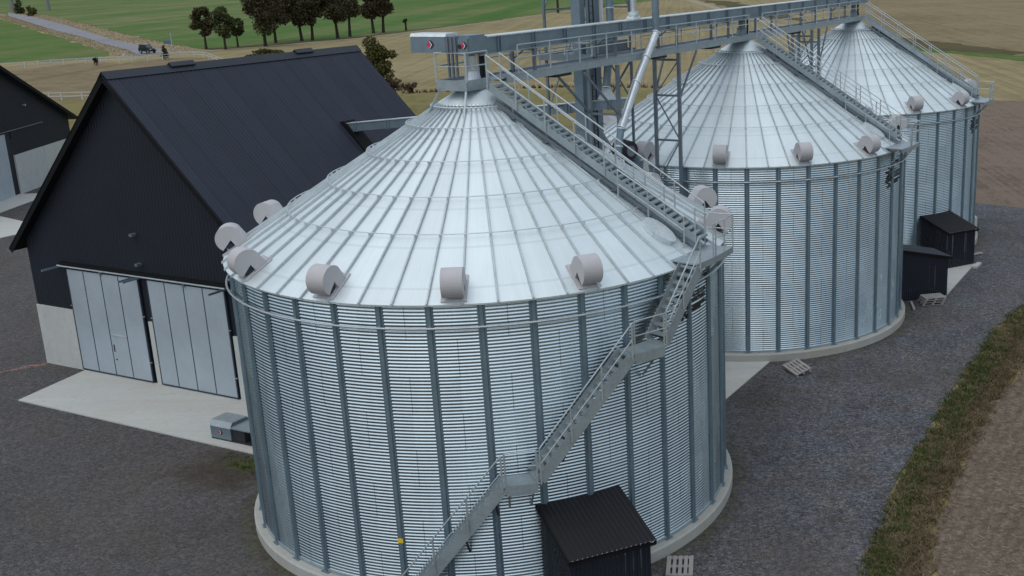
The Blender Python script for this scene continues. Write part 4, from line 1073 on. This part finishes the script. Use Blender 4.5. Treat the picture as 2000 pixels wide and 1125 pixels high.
def tree(x, y, h, wid, label, leaf='leaf_brown', trunk_h=.25, tr=.35, n=2200, size=.5, group='trees along the field track', name='broadleaf_tree', seed=1, fork=3, bark='bark', lean=0.0):
    rg = np.random.default_rng(seed); t = thing(name, (x, y, 0), label, 'tree', group)
    th = h * trunk_h; m = MB(); ln = lean * h
    m.tube([(0, 0, -.1), (ln * .1, 0, th * .5), (ln * .2, 0, th)], [tr * 1.25, tr, tr * .85], 8)
    blobs = []; tips = []
    for k in range(fork):
        a = 2 * math.pi * (k + rg.uniform(0, .5)) / fork; rr = wid * .5 * rg.uniform(.35, .6)
        tip = (ln * .6 + rr * math.cos(a), rr * math.sin(a), th + (h - th) * rg.uniform(.45, .7))
        mid = (ln * .3 + rr * .45 * math.cos(a), rr * .45 * math.sin(a), th + (h - th) * .2)
        m.tube([(ln * .2, 0, th * .95), mid, tip], [tr * .6, tr * .42, tr * .15], 6); tips.append(tip)
        for q in range(2):
            a2 = a + rg.uniform(-.9, .9); m.tube([mid, (mid[0] + wid * .25 * math.cos(a2), mid[1] + wid * .25 * math.sin(a2), mid[2] + h * .12)], [tr * .25, tr * .08], 5)
    m.build('trunk', MAT[bark], t)
    nb = 19
    for k in range(nb):
        u = rg.uniform(0, 1); zc = th * .92 + (h - th) * (.10 + .84 * u); env = math.sin(math.pi * (.18 + .70 * u)) ** .8
        a = rg.uniform(0, 2 * math.pi); rr = wid * .5 * env * rg.uniform(.25, .82); s0 = wid * rg.uniform(.15, .27)
        blobs.append(((ln * .6 + rr * math.cos(a), rr * math.sin(a), zc), (s0, s0, s0 * rg.uniform(.6, .95))))
    v, f = crown(blobs, int(n * 2.6), size * .72, rg); mesh_obj('crown', v, f, MAT[leaf], t)
    return t
BIG = 'dark copper crowned tree in the row along the field track'
tree(-118.3, 289.2, 10.2, 5.4, 'leftmost small tree of the row beside the field track', 'leaf_brown', .30, .30, 1500, .5, seed=2)
tree(-112.1, 285.6, 10.4, 5.4, 'small dark green tree second from the left in the row', 'leaf_green', .28, .30, 1500, .5, seed=3)
tree(-112.4, 294.5, 7.6, 3.8, 'smallest green tree of the row just left of the big dark crowns', 'leaf_green', .35, .24, 800, .45, seed=4)
tree(-105.3, 294.2, 15.5, 11, 'broad dark copper tree with the widest crown at the left of the big row', 'leaf_brown', .20, .42, 3600, .55, seed=5)
tree(-107.5, 308.2, 14.5, 8.5, 'dark tree tucked behind the widest copper crown of the row', 'leaf_brown', .26, .36, 2400, .55, seed=6)
tree(-102.7, 314.8, 17, 9.0, 'dark copper tree with a forked trunk leaning left', 'leaf_brown', .22, .40, 3000, .55, seed=7, lean=-.08)
tree(-100.3, 316.3, 16, 8.0, 'dark copper tree close to the right of the forked one', 'leaf_brown', .22, .38, 2800, .55, seed=8, lean=.05)
tree(-95.4, 323.0, 17, 9.0, 'tall dark tree left of a close pair in mid row', 'leaf_brown', .22, .42, 3000, .55, seed=9, lean=-.04)
tree(-93.9, 329.7, 17, 8.5, 'tall dark tree right of a close pair in mid row', 'leaf_brown', .24, .40, 2800, .55, seed=10, lean=.05)
tree(-91.3, 345.4, 17, 7.5, 'dark tree with thick trunk second from the right in the row', 'leaf_brown', .24, .42, 2600, .55, seed=11, lean=-.04)
tree(-88.9, 347.4, 17, 8.5, 'rightmost big dark tree of the row by the stubble field', 'leaf_brown', .24, .42, 2800, .55, seed=12, lean=.07)
tree(-84.1, 355.9, 3.6, 1.5, 'short cut back stump with a tuft of twigs right of the tree row', 'leaf_green', .72, .30, 160, .4, 'lone trees at the field edge', 'pollard_tree', 13, 2)
tree(-49.3, 466.8, 17, 9, 'thin dark trunked tree on the field edge left of the elevator', 'leaf_brown', .52, .42, 1600, .6, 'lone trees at the field edge', seed=14)
tree(-42.6, 516.8, 16, 8, 'distant tree showing between the two elevator legs', 'leaf_brown', .5, .40, 1400, .6, 'lone trees at the field edge', seed=16)
tree(-32.8, 555.5, 17, 9, 'distant dark trunked tree just right of the round grey pipe', 'leaf_brown', .5, .45, 1400, .6, 'lone trees at the field edge', seed=15)
tree(-375.4, 660.0, 22, 9, 'grey trunked tree at the far left end of the road', 'leaf_green', .55, 1.1, 1800, .8, 'grey trunked trees by the far road', seed=17, bark='palebark')
tree(-344.5, 640.0, 20, 8, 'paler grey trunked tree right of the far road bend', 'leaf_green', .55, .9, 1600, .8, 'grey trunked trees by the far road', seed=18, bark='palebark')
tree(-49.2, 188.6, 7.9, 5.3, 'leafy olive green tree rising behind the far corner of the barn roof', 'leaf_olive', .10, .16, 2000, .40, None, seed=20, fork=5)
def shrub(name, x, y, h, wx, label, leaf, n, size, seed, group=None, conic=False):
    rg = np.random.default_rng(seed); t = thing(name, (x, y, 0), label, 'shrub', group); blobs = []
    for k in range(9):
        u = rg.uniform(.1, 1); a = rg.uniform(0, 6.28); e = (1 - u * .85) if conic else math.sin(math.pi * (.25 + .6 * u))
        blobs.append(((wx * .3 * e * math.cos(a), wx * .3 * e * math.sin(a), h * u * .85), (wx * .28 * e + .1, wx * .28 * e + .1, h * .18)))
    m = MB()
    for k in range(4): m.tube([(0, 0, 0), (rg.normal() * wx * .15, rg.normal() * wx * .15, h * .75)], [.06, .02], 5)
    m.build('stem', MAT['bark'], t); v, f = crown(blobs, n, size, rg); mesh_obj('foliage', v, f, MAT[leaf], t); return t
shrub('conical_shrub', -114.5, 257.0, 3.1, 1.9, 'small dark conical shrub on the white fence line', 'leaf_green', 500, .3, 21, None, True)
shrub('low_shrub', -93.2, 258.4, 2.0, 7.5, 'low dark green bush showing above the barn ridge', 'leaf_green', 1400, .4, 22)
shrub('dry_shrub', -45.0, 179.2, 2.6, 3.4, 'brown dry shrub below the olive tree at the barn roof edge', 'leaf_dry', 500, .3, 23, 'dry brown shrubs beyond the barn')
shrub('dry_shrub', -41.2, 174.9, 1.7, 2.4, 'small brown shrub alone in the stubble right of the barn roof', 'leaf_dry', 350, .25, 24, 'dry brown shrubs beyond the barn')
shrub('road_shrub', -338, 600.0, 8, 5, 'dark round bush beside the far road bend', 'leaf_green', 500, .8, 25, 'bushes along the far road')
shrub('road_shrub', -311.5, 563, 5, 5, 'dark low bush in the dry grass along the far road', 'leaf_olive', 400, .7, 26, 'bushes along the far road')

def blades(name, pts, h, wdt, mat, lean=.5, seed=1, group=None):
    rg = np.random.default_rng(seed); n = len(pts); pts = np.asarray(pts)
    a = rg.uniform(0, 2 * math.pi, n); hh = h * rg.uniform(.45, 1.35, n); ww = wdt * rg.uniform(.6, 1.5, n)
    dx = np.stack([np.cos(a), np.sin(a), np.zeros(n)], 1); la = rg.uniform(0, 2 * math.pi, n); lv = np.stack([np.cos(la), np.sin(la), np.zeros(n)], 1) * (hh * lean * rg.uniform(.2, 1.4, n))[:, None]
    base = np.concatenate([pts, np.full((n, 1), .06)], 1)
    tip = base + lv; tip[:, 2] += hh
    v = np.stack([base - dx * ww[:, None] / 2, base + dx * ww[:, None] / 2, tip], 1).reshape(-1, 3)
    o = mesh_obj(name, v, np.arange(3 * n).reshape(n, 3), MAT[mat]); o['kind'] = 'stuff'
    return o
def strip_pts(A, B, n, seed, clump=True, edge=.0):
    rg = np.random.default_rng(seed); A = np.array(A, float); B = np.array(B, float)
    L = np.linalg.norm(np.diff(A, axis=0), axis=1); cum = np.concatenate([[0], np.cumsum(L)])
    nc = n // 14 if clump else n
    u = rg.uniform(0, cum[-1], nc); i = np.clip(np.searchsorted(cum, u) - 1, 0, len(L) - 1); f = (u - cum[i]) / L[i]
    pa = A[i] + (A[i + 1] - A[i]) * f[:, None]; pb = B[i] + (B[i + 1] - B[i]) * f[:, None]
    w_ = rg.beta(.9, .9, nc) * (1 + 2 * edge) - edge
    p = pa + (pb - pa) * w_[:, None]
    if clump:
        p = np.repeat(p, 14, 0) + rg.normal(size=(nc * 14, 2)) * np.repeat(rg.uniform(.06, .22, nc), 14)[:, None]
    return p
GA = [(5.1, 29.5), (5.25, 31.2), (7.3, 36.9), (11.2, 45.5), (15.5, 54.35), (18.1, 58.6), (20.9, 62), (27, 67)]
GB = [(6.6, 29.5), (6.8, 31.2), (9.0, 36.9), (12.6, 44.6), (15.7, 50.5), (18.6, 55), (21, 59), (30, 66)]
MAT['blade_brown'] = mat_leaf('withered_blades', [(.12, (.040, .026, .014)), (.4, (.090, .060, .034)), (.65, (.15, .11, .066)), (.97, (.31, .26, .17))])
def lerp_line(A_, B_, f): return [(p[0] + (q[0] - p[0]) * f, p[1] + (q[1] - p[1]) * f) for p, q in zip(A_, B_)]
tag(blades('verge_grass', strip_pts(GA, GB, 20000, 3, True, .04), .11, .03, 'blade', 1.2, 4), 'rough green and brown grass growing along the gravel track edge', 'grass')
tag(blades('verge_grass', strip_pts(lerp_line(GA, GB, -.06), lerp_line(GA, GB, .50), 12000, 5, True, .10), .12, .035, 'blade_green', 1.1, 6), 'greener grass fringe next to the gravel of the track', 'grass')
tag(blades('verge_grass', strip_pts(lerp_line(GA, GB, .50), lerp_line(GA, GB, 1.06), 13000, 15, True, .10), .11, .03, 'blade_brown', 1.3, 16), 'withered brown grass fringe next to the bare soil', 'grass')
tag(blades('apron_weeds', strip_pts([(-18.2, 41.4), (-16.2, 40.3)], [(-18.0, 40.6), (-15.9, 39.0)], 420, 7), .09, .03, 'blade_green', .9, 8), 'green weeds in the mossy patch by the barn apron', 'weeds')
tag(blades('roadside_grass', np.concatenate([strip_pts(RUP, off(RUP, 6, 4.5), 9000, 9, False), strip_pts(RLO, off(RLO, -4, -3), 8000, 10, False)]), .30, .10, 'blade_dry', 1.2, 11), 'tall dry grass along both sides of the road', 'grass')
tag(blades('dry_weeds', np.concatenate([strip_pts([(-27, 177.5), (-16, 177.6), (-6, 174.2), (6, 167)], [(-27, 179), (-16, 179), (-6, 175.8), (6, 168.6)], 1100, 12), strip_pts([(-50, 172), (-27, 177)], [(-50, 174), (-27, 178.5)], 800, 13)]), .55, .09, 'leaf_dry', .5, 14), 'brown dry weeds along the stubble field edge', 'weeds')
m = MB(); rg = np.random.default_rng(40)
for k in range(110):
    i = rg.integers(0, 4); A_, B_ = np.array(GB[i]), np.array(GB[i + 1]); p = A_ + (B_ - A_) * rg.uniform() + np.array([rg.uniform(.1, 4.5), rg.uniform(-.8, .3)]); a = rg.uniform(0, 3.14); L = rg.uniform(.03, .16)
    m.beam((p[0] - L * math.cos(a), p[1] - L * math.sin(a), .075), (p[0] + L * math.cos(a), p[1] + L * math.sin(a), .085), .014, .010)
tag(m.build('straw', MAT['straw'], None, (9, 36, .06)), 'scattered pale straw stalks on the brown soil', 'straw', None, 'stuff')

# ------------------------------------------------------------------ fences
def fence(name, pts, label, h=1.25, closed_step=None):
    o = Vector((pts[0][0], pts[0][1], 0)); t = thing(name, o, label, 'fence', 'white paddock fences')
    m = MB()
    for z in (.62, 1.15):
        for a, b in zip(pts, pts[1:]): m.beam((a[0], a[1], z), (b[0], b[1], z), .06, .13)
    m.build('rail', MAT['white'], t, o)
    for p in pts:
        m = MB(); m.beam((p[0], p[1], 0), (p[0], p[1], h), .18, .18); m.build('post', MAT['white'], t, o)
    return t
UF = [(-141.00, 239.48), (-137.30, 242.15), (-135.61, 244.17), (-134.03, 246.26), (-132.03, 247.65), (-130.02, 249.05), (-128.49, 249.95), (-127.08, 250.90), (-125.93, 251.26), (-124.41, 250.87), (-121.62, 250.81), (-119.30, 251.53), (-116.76, 253.54), (-114.11, 254.88), (-112.84, 260.11), (-109.96, 261.48), (-107.18, 260.02), (-104.77, 256.55), (-101.59, 250.93), (-98.54, 245.54), (-94.94, 239.59)]
fence('paddock_fence', UF, 'long white rail fence beyond the dark barn below the road')
LF = [(-97.92, 175.36), (-96.64, 175.46), (-94.76, 175.45), (-91.65, 175.54), (-88.70, 175.66), (-85.62, 175.77)]
fence('paddock_fence', LF, 'short white rail fence between the two black barn roofs')
m = MB(); m.beam((-124.0, 258.2, 0), (-124.0, 258.2, 1.0), .12, .12); m.box((-124.2, 257.9, .95), (-123.75, 258.5, 1.35)); 
tag(m.build('mailbox_post', MAT['white'], None, (-124, 258.2, 0)), 'small white letterbox post beside the road junction', 'letterbox')
MAT['sign'] = plain('blue_sign', (.06, .12, .22), .5)
t = thing('road_sign', (-122, 278.5, 0), 'blue road sign on a tall grey pole at the junction', 'sign')
MB().tube([(0, 0, 0), (0, 0, 4.6)], .11, 8).build('pole', MAT['rail'], t)
m = MB(); m.box((-2.0, -.04, 2.1), (-.05, .04, 2.9)); m.build('board', MAT['sign'], t)

# ------------------------------------------------------------------ car
MAT['carpaint'] = plain('dark_blue_paint', (.012, .016, .024), .3, .3, .5, .05); MAT['glass'] = plain('car_glass', (.03, .035, .04), .1, 0, .6, .02)
MAT['carroof'] = plain('car_roof_reflecting', (.10, .11, .125), .25, .4, .5, .05)
t = thing('parked_car', (-127.6, 277.6, .05), 'dark off road car on the road at the junction', 'car', None, math.atan2(-.45, .89))
t.scale = (.90, 1.0, 1.16)
m = MB()
m.prism([(-2.2, .42), (2.15, .42), (2.2, .70), (2.12, 1.0), (1.0, 1.12), (-2.15, 1.12), (-2.22, .8)], (0, .92, 0), (1, 0, 0), (0, 0, 1), (0, -1.84, 0))
m.prism([(-2.12, 1.10), (1.0, 1.10), (.40, 1.70), (.2, 1.78), (-1.95, 1.78)], (0, .82, 0), (1, 0, 0), (0, 0, 1), (0, -1.64, 0))
bd = m.build('body', MAT['carpaint'], t)
m = MB(); m.box((-1.95, -.78, 1.785), (.2, .78, 1.82)); m.build('roof', MAT['carroof'], t)
for sg in (-1, 1):
    m = MB(); m.prism([(-2.0, 1.2), (.72, 1.2), (.3, 1.66), (-1.88, 1.66)], (0, sg * .825, 0), (1, 0, 0), (0, 0, 1), (0, sg * .012, 0)); m.build('side_window', MAT['glass'], t)
m = MB(); m.prism([(.98, 1.14), (.42, 1.69), (.45, 1.72), (1.02, 1.16)], (0, -.74, 0), (1, 0, 0), (0, 0, 1), (0, 1.48, 0)); m.build('windscreen', MAT['carroof'], t)
m = MB(); m.box((-2.135, -.7, 1.2), (-2.115, .7, 1.65)); m.build('rear_window', MAT['glass'], t)
for x in (-1.38, 1.38):
    for sg in (-1, 1):
        m = MB(); m.tube([(x, sg * .70, .38), (x, sg * .94, .38)], .38, 14); wh = m.build('wheel', MAT['dark'], t)
        m = MB(); m.tube([(x, sg * .941, .38), (x, sg * .955, .38)], .2, 10); m.build('rim', MAT['rail'], wh)
for sg in (-1, 1):
    m = MB(); m.box((2.17, sg * .7 - .15, .78), (2.215, sg * .7 + .15, .95)); m.build('headlight', MAT['whitemark'], t)
    m = MB(); m.box((-2.24, sg * .78 - .08, .8), (-2.2, sg * .78 + .08, 1.1)); m.build('tail_light', MAT['red'], t)
m = MB(); m.box((-2.26, -.26, .6), (-2.22, .26, .72)); m.build('number_plate', MAT['whitemark'], t)

# ------------------------------------------------------------------ horse
MAT['horse'] = plain('dark_brown_horse_coat', (.018, .014, .013), .7, 0, .2, .15); MAT['rug'] = plain('blue_grey_horse_rug', (.085, .10, .14), .8, 0, .2, .1)
hv = [(-.55, 0, 1.22, .27), (-.15, 0, 1.17, .33), (.35, 0, 1.18, .32), (.62, 0, 1.28, .25), (.92, 0, 1.22, .17), (1.22, 0, .92, .13), (1.36, 0, .62, .13), (1.50, 0, .36, .08),
      (-.78, 0, 1.25, .08), (-.92, 0, 1.0, .07), (-.95, 0, .55, .05)]
he = [(1, 0), (1, 2), (2, 3), (3, 4), (4, 5), (5, 6), (6, 7), (0, 8), (8, 9), (9, 10)]
for sg in (-1, 1):
    k = len(hv); hv += [(-.52, sg * .17, .88, .16), (-.62, sg * .17, .52, .075), (-.56, sg * .17, .12, .05), (-.52, sg * .17, .03, .07)]; he += [(0, k), (k, k + 1), (k + 1, k + 2), (k + 2, k + 3)]
    k = len(hv); hv += [(.52, sg * .15, .85, .13), (.54, sg * .15, .50, .065), (.52, sg * .15, .12, .045), (.55, sg * .15, .03, .065)]; he += [(3, k), (k, k + 1), (k + 1, k + 2), (k + 2, k + 3)]
me = bpy.data.meshes.new('horse'); me.from_pydata([v_[:3] for v_ in hv], he, []); ho = bpy.data.objects.new('horse', me); COL.objects.link(ho)
md = ho.modifiers.new('Skin', 'SKIN'); md.use_smooth_shade = True
if not me.skin_vertices: 
    bm = bmesh.new(); bm.from_mesh(me); bm.verts.layers.skin.verify(); bm.to_mesh(me); bm.free()
for i, v_ in enumerate(hv):
    me.skin_vertices[0].data[i].radius = (v_[3], v_[3]); me.skin_vertices[0].data[i].use_root = (i == 1)
ho.modifiers.new('Sub', 'SUBSURF').levels = 1
bpy.context.view_layer.update()
me2 = bpy.data.meshes.new_from_object(ho.evaluated_get(bpy.context.evaluated_depsgraph_get())); ho.modifiers.clear(); ho.data = me2
me2.materials.clear(); me2.materials.append(MAT['horse']); me2.name = 'horse'
ho.scale = (1.12, 1.12, 1.12); ho.location = (-122.6, 242.6, .03); ho.rotation_euler = (0, 0, math.atan2(.95, -.25)); tag(ho, 'dark horse in a blue grey rug seen from behind at the white fence', 'horse')
m = MB(); n = 10; pts = []
for x in np.linspace(-.82, .55, 7):
    for i in range(n + 1):
        a = math.pi * (-.08 + 1.16 * i / n); pts.append((x, .40 * math.cos(a), 1.15 + .42 * math.sin(a) * (1 - .12 * abs(x))))
m.add(pts, [(i * (n + 1) + j, i * (n + 1) + j + 1, (i + 1) * (n + 1) + j + 1, (i + 1) * (n + 1) + j) for i in range(6) for j in range(n)])
m.build('rug', MAT['rug'], ho, smooth=True, fix=False)
m = MB(); 
for sg in (-1, 1): m.tube([(1.02, sg * .06, 1.16), (1.0, sg * .08, 1.34)], [.05, .015], 6)
m.build('ear', MAT['horse'], ho)
